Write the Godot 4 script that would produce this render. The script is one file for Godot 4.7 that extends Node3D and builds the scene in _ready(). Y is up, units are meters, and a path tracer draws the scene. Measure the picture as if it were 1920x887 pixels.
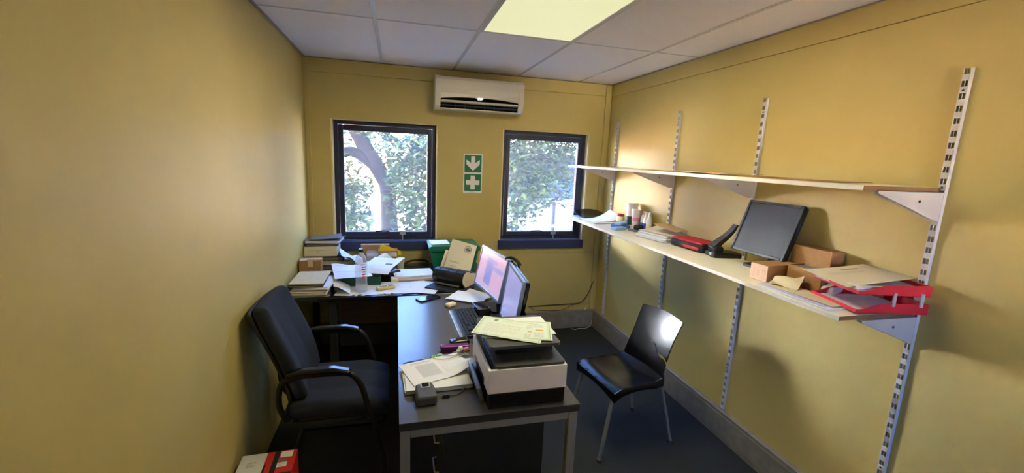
extends Node3D

# ------------------------------------------------------------------ measures (metres)
const W := 2.78          # room width, left wall at x = 0
const H := 2.479         # underside of the ceiling grid
const DEEP := 4.9        # wall behind the camera
const DT := 0.74         # desk top height
const SH := 1.1925       # top of the lower shelf
const SU := 1.694        # top of the upper shelf
const SF := 2.372        # front edge of both shelves
const K := 0.1          # unit of light; the exposure undoes it
var M := {}
var used := {}
var rng := RandomNumberGenerator.new()

# ------------------------------------------------------------------ mesh helpers
func S() -> SurfaceTool:
	var st := SurfaceTool.new()
	st.begin(Mesh.PRIMITIVE_TRIANGLES)
	st.set_smooth_group(-1)
	return st

func tri(st: SurfaceTool, a: Vector3, b: Vector3, c: Vector3, ua := Vector2.ZERO, ub := Vector2(1, 0), uc := Vector2(1, 1)) -> void:
	st.set_uv(ua); st.add_vertex(a)
	st.set_uv(uc); st.add_vertex(c)
	st.set_uv(ub); st.add_vertex(b)

# a b c d run counter-clockwise seen from outside; a is the lower left of the picture
func quad(st: SurfaceTool, a: Vector3, b: Vector3, c: Vector3, d: Vector3, u0 := Vector2(0, 0), u1 := Vector2(1, 1)) -> void:
	tri(st, a, b, c, Vector2(u0.x, u1.y), Vector2(u1.x, u1.y), Vector2(u1.x, u0.y))
	tri(st, a, c, d, Vector2(u0.x, u1.y), Vector2(u1.x, u0.y), Vector2(u0.x, u0.y))

func at(p: Vector3, ry := 0.0, rx := 0.0, rz := 0.0) -> Transform3D:
	return Transform3D(Basis.from_euler(Vector3(rx, ry, rz)), p)

# a box with chamfered edges; x is where its centre is
func box(st: SurfaceTool, x: Transform3D, s: Vector3, bev := 0.0015) -> void:
	st.set_smooth_group(-1)
	var h := s * 0.5
	var b: float = min(bev, min(h.x, min(h.y, h.z)) * 0.45)
	var i := h - Vector3(b, b, b)
	for ax in 3:
		for sg in [-1.0, 1.0]:
			var u := (ax + 1) % 3
			var v := (ax + 2) % 3
			var q := []
			for k in [[-1, -1], [1, -1], [1, 1], [-1, 1]]:
				var p := Vector3.ZERO
				p[ax] = h[ax] * sg
				p[u] = i[u] * k[0] * sg
				p[v] = i[v] * k[1]
				q.append(x * p)
			quad(st, q[0], q[1], q[2], q[3])
	if b <= 0.0:
		return
	for ax in 3:
		var u := (ax + 1) % 3
		var v := (ax + 2) % 3
		for su in [-1.0, 1.0]:
			for sv in [-1.0, 1.0]:
				var q := []
				for k in [[0, -1], [0, 1], [1, 1], [1, -1]]:
					var p := Vector3.ZERO
					p[ax] = i[ax] * k[1]
					p[u] = (h[u] if k[0] == 0 else i[u]) * su
					p[v] = (i[v] if k[0] == 0 else h[v]) * sv
					q.append(x * p)
				if su * sv > 0:
					quad(st, q[0], q[3], q[2], q[1])
				else:
					quad(st, q[0], q[1], q[2], q[3])
	for sx in [-1.0, 1.0]:
		for sy in [-1.0, 1.0]:
			for sz in [-1.0, 1.0]:
				var a := x * Vector3(h.x * sx, i.y * sy, i.z * sz)
				var c := x * Vector3(i.x * sx, h.y * sy, i.z * sz)
				var d := x * Vector3(i.x * sx, i.y * sy, h.z * sz)
				if sx * sy * sz > 0:
					tri(st, a, c, d)
				else:
					tri(st, a, d, c)

# box given by its two corners
func slab(st: SurfaceTool, a: Vector3, b: Vector3, bev := 0.0015) -> void:
	box(st, at((a + b) * 0.5), (b - a).abs(), bev)

# tube along a list of points; r is one radius or a list
func tube(st: SurfaceTool, pts: Array, r, seg := 8, caps := true) -> void:
	var n := pts.size()
	var rings := []
	var up := Vector3(0, 1, 0)
	var t0: Vector3 = (pts[1] - pts[0]).normalized()
	if absf(t0.dot(up)) > 0.95:
		up = Vector3(1, 0, 0)
	var side := t0.cross(up).normalized()
	for i in n:
		var t: Vector3 = (pts[mini(i + 1, n - 1)] - pts[maxi(i - 1, 0)]).normalized()
		side = (side - t * side.dot(t)).normalized()
		var o := side.cross(t)
		var rr: float = r if not r is Array else r[i]
		var ring := []
		for k in seg:
			var a := TAU * k / seg
			ring.append(pts[i] + (side * cos(a) + o * sin(a)) * rr)
		rings.append(ring)
	st.set_smooth_group(1)
	for i in n - 1:
		for k in seg:
			var k2 := (k + 1) % seg
			quad(st, rings[i][k2], rings[i][k], rings[i + 1][k], rings[i + 1][k2])
	st.set_smooth_group(-1)
	if caps:
		for k in range(1, seg - 1):
			tri(st, rings[0][0], rings[0][k], rings[0][k + 1])
			tri(st, rings[n - 1][0], rings[n - 1][k + 1], rings[n - 1][k])

# a smooth path through points
func path(pts: Array, n := 6) -> Array:
	var out := []
	for i in pts.size() - 1:
		var p0: Vector3 = pts[maxi(i - 1, 0)]
		var p1: Vector3 = pts[i]
		var p2: Vector3 = pts[i + 1]
		var p3: Vector3 = pts[mini(i + 2, pts.size() - 1)]
		for k in n:
			out.append(p1.cubic_interpolate(p2, p0, p3, float(k) / n))
	out.append(pts[-1])
	return out

# profile points (radius, height), bottom to top, turned about local y
func lathe(st: SurfaceTool, x: Transform3D, prof: Array, seg := 20, smooth := true) -> void:
	for i in prof.size() - 1:
		st.set_smooth_group((2 + i) if not smooth else 1)
		for k in seg:
			var a := TAU * k / seg
			var b := TAU * (k + 1) / seg
			var p: Vector2 = prof[i]
			var q: Vector2 = prof[i + 1]
			var A := x * Vector3(p.x * cos(a), p.y, p.x * sin(a))
			var B := x * Vector3(p.x * cos(b), p.y, p.x * sin(b))
			var C := x * Vector3(q.x * cos(b), q.y, q.x * sin(b))
			var Dd := x * Vector3(q.x * cos(a), q.y, q.x * sin(a))
			var u0 := Vector2(1.0 - float(k) / seg, 1.0 - float(i) / (prof.size() - 1))
			var u1 := Vector2(1.0 - float(k + 1) / seg, 1.0 - float(i + 1) / (prof.size() - 1))
			if p.x > 1e-6:
				tri(st, B, A, Dd, Vector2(u1.x, u0.y), u0, Vector2(u0.x, u1.y))
			if q.x > 1e-6:
				tri(st, B, Dd, C, Vector2(u1.x, u0.y), Vector2(u0.x, u1.y), u1)
	st.set_smooth_group(-1)

# outline in local x/y pushed along local z from 0 to depth
func prism(st: SurfaceTool, x: Transform3D, poly: PackedVector2Array, depth: float) -> void:
	st.set_smooth_group(-1)
	if Geometry2D.is_polygon_clockwise(poly):
		poly = poly.duplicate(); poly.reverse()
	# is_polygon_clockwise takes y down; measure the signed area with y up
	var area := 0.0
	for i in poly.size():
		var j := (i + 1) % poly.size()
		area += poly[i].x * poly[j].y - poly[j].x * poly[i].y
	if area < 0.0:
		poly = poly.duplicate(); poly.reverse()
	var idx := Geometry2D.triangulate_polygon(poly)
	for i in range(0, idx.size(), 3):
		var a := poly[idx[i]]
		var b := poly[idx[i + 1]]
		var c := poly[idx[i + 2]]
		if (b - a).cross(c - a) < 0.0:
			var t := b; b = c; c = t
		tri(st, x * Vector3(a.x, a.y, depth), x * Vector3(b.x, b.y, depth), x * Vector3(c.x, c.y, depth))
		tri(st, x * Vector3(a.x, a.y, 0), x * Vector3(c.x, c.y, 0), x * Vector3(b.x, b.y, 0))
	for i in poly.size():
		var j := (i + 1) % poly.size()
		quad(st, x * Vector3(poly[i].x, poly[i].y, 0), x * Vector3(poly[j].x, poly[j].y, 0), x * Vector3(poly[j].x, poly[j].y, depth), x * Vector3(poly[i].x, poly[i].y, depth))

func round_rect(w: float, h: float, r: float, n := 5) -> PackedVector2Array:
	var out := PackedVector2Array()
	var cs := [Vector2(w / 2 - r, h / 2 - r), Vector2(-w / 2 + r, h / 2 - r), Vector2(-w / 2 + r, -h / 2 + r), Vector2(w / 2 - r, -h / 2 + r)]
	for q in 4:
		for k in n + 1:
			var a := PI / 2 * (q + float(k) / n)
			out.append(cs[q] + Vector2(cos(a), sin(a)) * r)
	return out

# a plate with rounded corners lying flat: w along x, d along z, y from 0 to t
func plate(st: SurfaceTool, x: Transform3D, w: float, d: float, t: float, r: float) -> void:
	prism(st, x * Transform3D(Basis(Vector3(1, 0, 0), -PI / 2), Vector3.ZERO), round_rect(w, d, r), t)

# a bent skin with thickness; f(u, v) gives the outer face for u, v in 0..1, thickness goes against the normal
func shell(st: SurfaceTool, f: Callable, nu: int, nv: int, th: float) -> void:
	var top := []
	var bot := []
	for i in nu + 1:
		var ta := []
		var ba := []
		for j in nv + 1:
			var u := float(i) / nu
			var v := float(j) / nv
			var p: Vector3 = f.call(u, v)
			var e := 0.002
			var du: Vector3 = f.call(minf(u + e, 1), v) - f.call(maxf(u - e, 0), v)
			var dv: Vector3 = f.call(u, minf(v + e, 1)) - f.call(u, maxf(v - e, 0))
			var n := du.cross(dv).normalized()
			ta.append(p)
			ba.append(p - n * th)
		top.append(ta)
		bot.append(ba)
	st.set_smooth_group(1)
	for i in nu:
		for j in nv:
			var u0 := Vector2(float(i) / nu, 1.0 - float(j + 1) / nv)
			var u1 := Vector2(float(i + 1) / nu, 1.0 - float(j) / nv)
			quad(st, top[i][j], top[i + 1][j], top[i + 1][j + 1], top[i][j + 1], u0, u1)
	st.set_smooth_group(2)
	for i in nu:
		for j in nv:
			quad(st, bot[i][j], bot[i][j + 1], bot[i + 1][j + 1], bot[i + 1][j], Vector2.ZERO, Vector2.ZERO)
	st.set_smooth_group(-1)
	for i in nu:
		quad(st, bot[i][0], bot[i + 1][0], top[i + 1][0], top[i][0], Vector2.ZERO, Vector2.ZERO)
		quad(st, top[i][nv], top[i + 1][nv], bot[i + 1][nv], bot[i][nv], Vector2.ZERO, Vector2.ZERO)
	for j in nv:
		quad(st, top[0][j], top[0][j + 1], bot[0][j + 1], bot[0][j], Vector2.ZERO, Vector2.ZERO)
		quad(st, bot[nu][j], bot[nu][j + 1], top[nu][j + 1], top[nu][j], Vector2.ZERO, Vector2.ZERO)

# a sheet of paper: w along x, d along z, its head towards -z; bend(u, v) lifts it
func sheet(st: SurfaceTool, x: Transform3D, w: float, d: float, bend = null, th := 0.0006, n := 8) -> void:
	var f := func(u, v):
		var y := th
		if bend != null:
			y += bend.call(u, 1.0 - v)
		return x * Vector3((u - 0.5) * w, y, (0.5 - v) * d)
	shell(st, f, n, n, th)

# a box with round edges, smooth shaded, pushed through deform
func rbox(st: SurfaceTool, x: Transform3D, s: Vector3, r: float, n := 10, deform = null) -> void:
	st.set_smooth_group(1)
	var h := s * 0.5
	var inner := h - Vector3(r, r, r)
	var place := func(p: Vector3):
		var c := Vector3(clampf(p.x, -inner.x, inner.x), clampf(p.y, -inner.y, inner.y), clampf(p.z, -inner.z, inner.z))
		var dd := p - c
		if dd.length() > 1e-9:
			p = c + dd.normalized() * r
		if deform != null:
			p = deform.call(p)
		return x * p
	for ax in 3:
		var u := (ax + 1) % 3
		var v := (ax + 2) % 3
		var cu := cuts(h[u], r, n)
		var cv := cuts(h[v], r, n)
		for sg in [-1.0, 1.0]:
			for i in cu.size() - 1:
				for j in cv.size() - 1:
					var q := []
					for k in [[0, 0], [1, 0], [1, 1], [0, 1]]:
						var p := Vector3.ZERO
						p[ax] = h[ax] * sg
						p[u] = cu[i + k[0]] * sg
						p[v] = cv[j + k[1]]
						q.append(place.call(p))
					quad(st, q[0], q[1], q[2], q[3])
	st.set_smooth_group(-1)

func cuts(h: float, r: float, n: int) -> Array:
	var out := []
	for k in 3:
		out.append(-h + r * k / 3.0)
	for k in n + 1:
		out.append(lerpf(-h + r, h - r, float(k) / n))
	for k in 3:
		out.append(h - r + r * (k + 1) / 3.0)
	return out

# ------------------------------------------------------------------ objects
func numbered(n: String) -> String:
	if not used.has(n):
		used[n] = 0
		return n
	used[n] += 1
	return "%s_%03d" % [n, used[n]]

func tag(o: Node, label: String, category: String, group := "", kind := "") -> void:
	if label: o.set_meta("label", label)
	if category: o.set_meta("category", category)
	if group: o.set_meta("group", group)
	if kind: o.set_meta("kind", kind)

func thing(called: String, label: String, category: String, p := Vector3.ZERO, turn := 0.0, group := "") -> Node3D:
	var o := Node3D.new()
	o.name = numbered(called)
	add_child(o)
	o.position = p
	o.rotation.y = turn
	tag(o, label, category, group)
	return o

func done(st: SurfaceTool) -> ArrayMesh:
	st.generate_normals()
	st.index()
	return st.commit()

func part(st: SurfaceTool, called: String, m: Material, parent: Node, label := "") -> MeshInstance3D:
	var o := MeshInstance3D.new()
	o.mesh = done(st)
	o.material_override = null
	o.mesh.surface_set_material(0, m)
	o.name = called
	parent.add_child(o, true)
	if label: o.set_meta("label", label)
	return o

func piece(mesh: Mesh, called: String, parent: Node, x: Transform3D) -> MeshInstance3D:
	var o := MeshInstance3D.new()
	o.mesh = mesh
	o.name = called
	parent.add_child(o, true)
	o.transform = x
	return o

func solo(st: SurfaceTool, called: String, m: Material, label: String, category: String, p := Vector3.ZERO, turn := 0.0, group := "") -> MeshInstance3D:
	var o := MeshInstance3D.new()
	o.mesh = done(st)
	o.mesh.surface_set_material(0, m)
	o.name = numbered(called)
	add_child(o)
	o.position = p
	o.rotation.y = turn
	tag(o, label, category, group)
	return o

func built(st: SurfaceTool, called: String, m: Material) -> MeshInstance3D:
	var o := MeshInstance3D.new()
	o.mesh = done(st)
	o.mesh.surface_set_material(0, m)
	o.name = called
	add_child(o)
	o.set_meta("kind", "structure")
	return o

# ------------------------------------------------------------------ materials
func mat(c: Color, rough := 0.6, metal := 0.0, spec := 0.5) -> StandardMaterial3D:
	var m := StandardMaterial3D.new()
	m.albedo_color = c
	m.roughness = rough
	m.metallic = metal
	m.metallic_specular = spec
	return m

func rgb(r: float, g: float, b: float) -> Color:
	return Color(r / 255.0, g / 255.0, b / 255.0)

func noise_image(size: int, freq: float, seed_: int, oct := 4, kind := FastNoiseLite.TYPE_SIMPLEX_SMOOTH) -> Image:
	var n := FastNoiseLite.new()
	n.seed = seed_
	n.noise_type = kind
	n.frequency = freq
	n.fractal_octaves = oct
	return n.get_seamless_image(size, size)

# colour that wanders between two tones, laid in world space
func mottled(a: Color, b: Color, rough: float, freq: float, scale: float, seed_: int, bump := 0.0, bump_scale := 0.0) -> StandardMaterial3D:
	var src := noise_image(256, freq, seed_)
	var im := Image.create(256, 256, false, Image.FORMAT_RGB8)
	for y in 256:
		for x in 256:
			im.set_pixel(x, y, a.lerp(b, src.get_pixel(x, y).r))
	var m := mat(Color.WHITE, rough)
	m.albedo_texture = ImageTexture.create_from_image(im)
	m.uv1_triplanar = true
	m.uv1_world_triplanar = true
	m.uv1_scale = Vector3.ONE * scale
	if bump > 0.0:
		var nb := noise_image(256, bump_scale, seed_ + 7, 3)
		nb.convert(Image.FORMAT_RGBA8)
		nb.bump_map_to_normal_map(bump)
		m.normal_enabled = true
		m.normal_texture = ImageTexture.create_from_image(nb)
	return m

func grain(a: Color, b: Color, rough: float, scale: Vector3, seed_: int) -> StandardMaterial3D:
	var n := FastNoiseLite.new()
	n.seed = seed_
	n.frequency = 0.02
	var im := Image.create(256, 256, false, Image.FORMAT_RGB8)
	for y in 256:
		for x in 256:
			var v := 0.5 + 0.5 * sin(n.get_noise_2d(x * 0.4, y * 4.0) * 9.0)
			v = v * 0.6 + 0.4 * (0.5 + 0.5 * n.get_noise_2d(x * 1.5, y * 22.0))
			im.set_pixel(x, y, a.lerp(b, clampf(v, 0, 1)))
	var m := mat(Color.WHITE, rough)
	m.albedo_texture = ImageTexture.create_from_image(im)
	m.uv1_triplanar = true
	m.uv1_world_triplanar = true
	m.uv1_scale = scale
	return m

# a printed page; marks are [kind, x0, y0, x1, y1, colour, ...] in shares of the page
func page(w: int, h: int, bg: Color, marks: Array, seed_ := 1) -> StandardMaterial3D:
	var r := RandomNumberGenerator.new()
	r.seed = seed_
	var im := Image.create(w, h, false, Image.FORMAT_RGB8)
	im.fill(bg)
	for k in marks:
		var x0 := int(k[1] * w)
		var y0 := int(k[2] * h)
		var x1 := int(k[3] * w)
		var y1 := int(k[4] * h)
		match k[0]:
			"fill":
				im.fill_rect(Rect2i(x0, y0, x1 - x0, y1 - y0), k[5])
			"frame":
				var t: int = k[6]
				im.fill_rect(Rect2i(x0, y0, x1 - x0, t), k[5])
				im.fill_rect(Rect2i(x0, y1 - t, x1 - x0, t), k[5])
				im.fill_rect(Rect2i(x0, y0, t, y1 - y0), k[5])
				im.fill_rect(Rect2i(x1 - t, y0, t, y1 - y0), k[5])
			"text":
				var step: int = k[6]
				var y := y0
				while y < y1:
					var x := x0
					var last: int = x1 if r.randf() < 0.75 else int(lerpf(x0, x1, r.randf_range(0.4, 0.9)))
					while x < last:
						var l := r.randi_range(step, step * 4)
						im.fill_rect(Rect2i(x, y, mini(l, last - x), maxi(1, step / 3)), k[5])
						x += l + maxi(2, step / 2)
					y += step
			"ring":
				for yy in range(y0, y1):
					for xx in range(x0, x1):
						var d := Vector2((xx - (x0 + x1) * 0.5) / ((x1 - x0) * 0.5), (yy - (y0 + y1) * 0.5) / ((y1 - y0) * 0.5)).length()
						if (d < 1.0 and d > 0.86) or (d < 0.62 and r.randf() < 0.7) or (d < 0.8 and r.randf() < 0.2):
							im.set_pixel(xx, yy, k[5])
			"scrawl":
				var p := Vector2(x0, (y0 + y1) * 0.5)
				var i := 0
				while p.x < x1:
					p.x += 0.5
					i += 1
					var yy := int((y0 + y1) * 0.5 + sin(i * 0.35 + sin(i * 0.11) * 2.0) * (y1 - y0) * 0.5)
					im.fill_rect(Rect2i(int(p.x), clampi(yy, 0, h - 2), 2, 2), k[5])
	var m := mat(Color.WHITE, 0.75)
	m.albedo_texture = ImageTexture.create_from_image(im)
	return m

func materials() -> void:
	M.wall = mottled(rgb(200, 179, 108), rgb(194, 173, 102), 0.55, 0.012, 0.6, 3, 0.05, 0.2)
	M.frontwall = mat(rgb(226, 224, 224), 0.7)
	M.reveal = mat(rgb(222, 205, 160), 0.6)
	M.ceiling = mottled(rgb(238, 234, 234), rgb(226, 221, 220), 0.9, 0.16, 3.0, 11, 2.0, 0.3)
	M.tbar = mat(rgb(214, 212, 214), 0.2)
	M.angle = mat(rgb(150, 142, 135), 0.5)
	M.carpet = mottled(rgb(32, 35, 33), rgb(47, 50, 46), 0.95, 0.2, 4.0, 21, 4.0, 0.4)
	M.trunk = mottled(rgb(150, 140, 126), rgb(126, 118, 108), 0.55, 0.03, 1.5, 31)
	M.frame = mat(rgb(44, 44, 66), 0.4)
	M.sill = mat(rgb(50, 54, 92), 0.45)
	M.gasket = mat(rgb(25, 25, 30), 0.7)
	M.steel = mat(rgb(190, 190, 192), 0.35, 0.8)
	M.white = mat(rgb(228, 226, 220), 0.4)
	M.acwhite = mat(rgb(222, 212, 194), 0.28)
	M.black = mat(rgb(22, 22, 25), 0.45)
	M.void = mat(rgb(16, 15, 15), 0.9, 0.0, 0.1)
	M.gloss = mat(rgb(14, 14, 17), 0.2)
	M.chairblack = mat(rgb(13, 13, 16), 0.23)
	M.softblack = mat(rgb(26, 27, 31), 0.7)
	M.fabric = mottled(rgb(30, 34, 42), rgb(42, 46, 54), 0.95, 0.3, 6.0, 41, 3.0, 0.5)
	M.rail = mat(rgb(196, 192, 192), 0.45)
	M.bracket = mat(rgb(186, 178, 172), 0.5)
	M.melamine = mat(rgb(236, 230, 208), 0.35)
	M.chip = mottled(rgb(148, 110, 70), rgb(112, 80, 48), 0.85, 0.2, 5.0, 51)
	M.deskgrey = mottled(rgb(92, 90, 92), rgb(82, 80, 82), 0.24, 0.15, 3.0, 61)
	M.edge = mat(rgb(46, 42, 44), 0.45)
	M.deskleg = mat(rgb(150, 148, 152), 0.4, 0.3)
	M.blacktop = mat(rgb(20, 19, 20), 0.22)
	M.brown = grain(rgb(92, 66, 48), rgb(70, 48, 34), 0.5, Vector3(1.2, 1.2, 1.2), 71)
	M.paper = mat(rgb(232, 234, 240), 0.8)
	M.paperwarm = mat(rgb(224, 214, 190), 0.8)
	M.paperpink = mat(rgb(226, 196, 196), 0.8)
	M.manila = mottled(rgb(222, 208, 176), rgb(210, 194, 160), 0.75, 0.03, 2.0, 81)
	M.card = mottled(rgb(176, 132, 84), rgb(160, 116, 70), 0.85, 0.05, 3.0, 91)
	M.cardlight = mottled(rgb(206, 172, 132), rgb(194, 158, 118), 0.85, 0.05, 3.0, 92)
	M.tape = mat(rgb(214, 186, 142), 0.3)
	M.green = mat(rgb(14, 108, 72), 0.35)
	M.greendark = mat(rgb(16, 74, 62), 0.4)
	M.red = mat(rgb(200, 24, 48), 0.35)
	M.redcloth = mat(rgb(176, 28, 40), 0.7)
	M.yellow = mat(rgb(238, 206, 40), 0.6)
	M.blue = mat(rgb(60, 92, 190), 0.5)
	M.lightblue = mat(rgb(150, 190, 224), 0.4)
	M.purple = mat(rgb(112, 24, 120), 0.3)
	M.pink = mat(rgb(222, 140, 150), 0.5)
	M.lime = mat(rgb(140, 205, 90), 0.5)
	M.cream = mat(rgb(226, 214, 176), 0.5)
	M.grey = mat(rgb(120, 118, 116), 0.5)
	M.darkgrey = mat(rgb(72, 72, 74), 0.5)
	M.printerwhite = mat(rgb(232, 228, 236), 0.4)
	M.printerdark = mat(rgb(78, 77, 74), 0.4)
	M.alu = mat(rgb(170, 172, 176), 0.35, 0.7)
	M.cord = mat(rgb(176, 168, 150), 0.6)
	M.silver = mat(rgb(176, 180, 186), 0.35, 0.4)
	M.signwhite = mat(rgb(232, 232, 226), 0.4)
	M.signgreen = mat(rgb(20, 110, 68), 0.4)
	var g := mat(Color(0.86, 0.9, 0.95, 0.16), 0.05)
	g.transparency = BaseMaterial3D.TRANSPARENCY_ALPHA
	M.glass = g
	var pet := mat(Color(0.9, 0.93, 0.97, 0.24), 0.06)
	pet.transparency = BaseMaterial3D.TRANSPARENCY_ALPHA
	M.pet = pet
	var clear := mat(Color(0.92, 0.9, 0.9, 0.35), 0.15)
	clear.transparency = BaseMaterial3D.TRANSPARENCY_ALPHA
	M.clear = clear
	M.doc = page(220, 310, rgb(236, 236, 240), [["text", 0.1, 0.06, 0.6, 0.1, rgb(120, 120, 130), 6], ["fill", 0.12, 0.16, 0.88, 0.5, rgb(214, 214, 218)], ["text", 0.14, 0.18, 0.86, 0.49, rgb(168, 168, 174), 5], ["text", 0.1, 0.56, 0.9, 0.9, rgb(176, 176, 182), 6]], 5)
	M.docwide = page(310, 220, rgb(236, 236, 240), [["text", 0.16, 0.08, 0.5, 0.14, rgb(150, 150, 158), 6], ["fill", 0.2, 0.2, 0.52, 0.78, rgb(216, 216, 220)], ["text", 0.22, 0.24, 0.5, 0.74, rgb(186, 186, 192), 6], ["text", 0.58, 0.2, 0.9, 0.8, rgb(206, 206, 212), 8]], 5)
	M.doc2 = page(220, 310, rgb(232, 234, 240), [["fill", 0.62, 0.4, 0.86, 0.5, rgb(70, 72, 80)], ["text", 0.1, 0.1, 0.9, 0.3, rgb(190, 192, 200), 7], ["text", 0.1, 0.6, 0.7, 0.9, rgb(200, 202, 208), 8]], 6)
	M.doc3 = page(220, 310, rgb(228, 232, 242), [["text", 0.1, 0.1, 0.5, 0.16, rgb(130, 136, 160), 6], ["text", 0.55, 0.3, 0.9, 0.34, rgb(120, 126, 150), 6], ["text", 0.1, 0.5, 0.8, 0.56, rgb(150, 156, 176), 6]], 7)
	M.doc4 = page(220, 310, rgb(214, 202, 176), [["text", 0.2, 0.3, 0.75, 0.42, rgb(150, 140, 122), 5], ["fill", 0.5, 0.16, 0.78, 0.22, rgb(160, 150, 134)]], 8)
	M.cert = page(420, 300, rgb(222, 232, 222), [["frame", 0.02, 0.03, 0.98, 0.97, rgb(170, 196, 150), 7], ["frame", 0.05, 0.07, 0.95, 0.93, rgb(190, 210, 170), 3], ["fill", 0.2, 0.1, 0.26, 0.22, rgb(140, 150, 130)], ["text", 0.32, 0.12, 0.7, 0.2, rgb(172, 178, 160), 8], ["text", 0.12, 0.34, 0.66, 0.82, rgb(200, 200, 176), 13], ["fill", 0.76, 0.46, 0.88, 0.52, rgb(222, 168, 84)], ["text", 0.72, 0.14, 0.88, 0.36, rgb(166, 176, 152), 10], ["text", 0.74, 0.62, 0.88, 0.86, rgb(166, 176, 152), 10]], 9)
	M.crest = page(260, 330, rgb(216, 210, 194), [["ring", 0.56, 0.08, 0.84, 0.32, rgb(112, 112, 112)], ["fill", 0.62, 0.18, 0.8, 0.23, rgb(80, 80, 84)], ["scrawl", 0.12, 0.66, 0.5, 0.7, rgb(110, 108, 104)], ["scrawl", 0.14, 0.8, 0.46, 0.83, rgb(130, 128, 122)]], 10)
	M.boxlabel = page(300, 120, rgb(226, 216, 188), [["text", 0.14, 0.36, 0.9, 0.44, rgb(150, 140, 120), 6], ["fill", 0.38, 0.6, 0.46, 0.68, rgb(180, 120, 90)]], 11)
	M.barcode = page(200, 70, rgb(226, 224, 222), [["text", 0.35, 0.2, 0.9, 0.8, rgb(110, 110, 120), 4]], 12)
	M.scribble = page(220, 160, rgb(222, 188, 166), [["scrawl", 0.12, 0.25, 0.3, 0.8, rgb(120, 92, 76)], ["scrawl", 0.38, 0.35, 0.56, 0.7, rgb(110, 84, 70)], ["scrawl", 0.64, 0.3, 0.9, 0.85, rgb(120, 92, 76)]], 13)
	M.signtext = page(160, 20, rgb(232, 232, 226), [["text", 0.2, 0.3, 0.8, 0.7, rgb(70, 70, 70), 6]], 14)

# ------------------------------------------------------------------ the scene
func _ready() -> void:
	rng.seed = 20
	# camera
	var cam := Camera3D.new()
	cam.name = "camera"
	add_child(cam)
	cam.transform = Transform3D(Basis(Vector3(0.96612014, 0.04260609, 0.25455174), Vector3(0.00489793, 0.98307581, -0.18313374), Vector3(-0.25804627, 0.17817597, 0.94956066)).orthonormalized(), Vector3(0.7318, 1.7371, 4.037))
	cam.fov = rad_to_deg(2.0 * atan(443.5 / 811.42))
	cam.near = 0.02
	cam.far = 200.0
	cam.current = true
	# sky and exposure
	var env := Environment.new()
	env.background_mode = Environment.BG_SKY
	var sky := ProceduralSkyMaterial.new()
	sky.sky_top_color = rgb(104, 154, 240)
	sky.sky_horizon_color = rgb(160, 194, 255)
	sky.ground_horizon_color = rgb(190, 196, 200)
	sky.ground_bottom_color = rgb(150, 150, 150)
	sky.sky_energy_multiplier = 1.0
	env.sky = Sky.new()
	env.sky.sky_material = sky
	env.background_energy_multiplier = 16.0 * K
	env.tonemap_mode = Environment.TONE_MAPPER_LINEAR
	env.tonemap_exposure = 1.66 / K
	env.sdfgi_enabled = true
	env.ssao_enabled = true
	env.ssil_enabled = true
	var we := WorldEnvironment.new()
	we.name = "surroundings"
	we.environment = env
	add_child(we)
	# sun: behind the building and to the right, so none falls through the windows
	var sun := DirectionalLight3D.new()
	sun.name = "sun"
	add_child(sun)
	sun.basis = Basis.looking_at(Vector3(-0.75, -0.5, -0.43))
	sun.light_color = rgb(255, 244, 224)
	sun.light_energy = 225.0 * K
	sun.light_angular_distance = 0.6
	sun.shadow_enabled = true
	sun.sky_mode = DirectionalLight3D.SKY_MODE_LIGHT_ONLY
	# light of the ceiling fitting
	var lamp := AreaLight3D.new()
	lamp.name = "ceiling_lamp_light"
	add_child(lamp)
	lamp.position = Vector3(1.5206, H - 0.012, 1.888)
	lamp.rotation.x = -PI / 2
	lamp.area_size = Vector2(0.56, 1.15)
	lamp.light_color = rgb(255, 247, 205)
	lamp.light_energy = 1.45 * K
	lamp.shadow_enabled = true
	lamp.area_range = 12.0
	lamp.area_attenuation = 2.0

	materials()
	room()
	ceiling()
	windows()
	outside()
	shelving()
	air_conditioner()
	sign_plate()
	trunking()
	desks()
	plastic_chair()
	office_chair()
	desk_things()
	side_table_things()
	shelf_things()
	floor_things()

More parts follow.
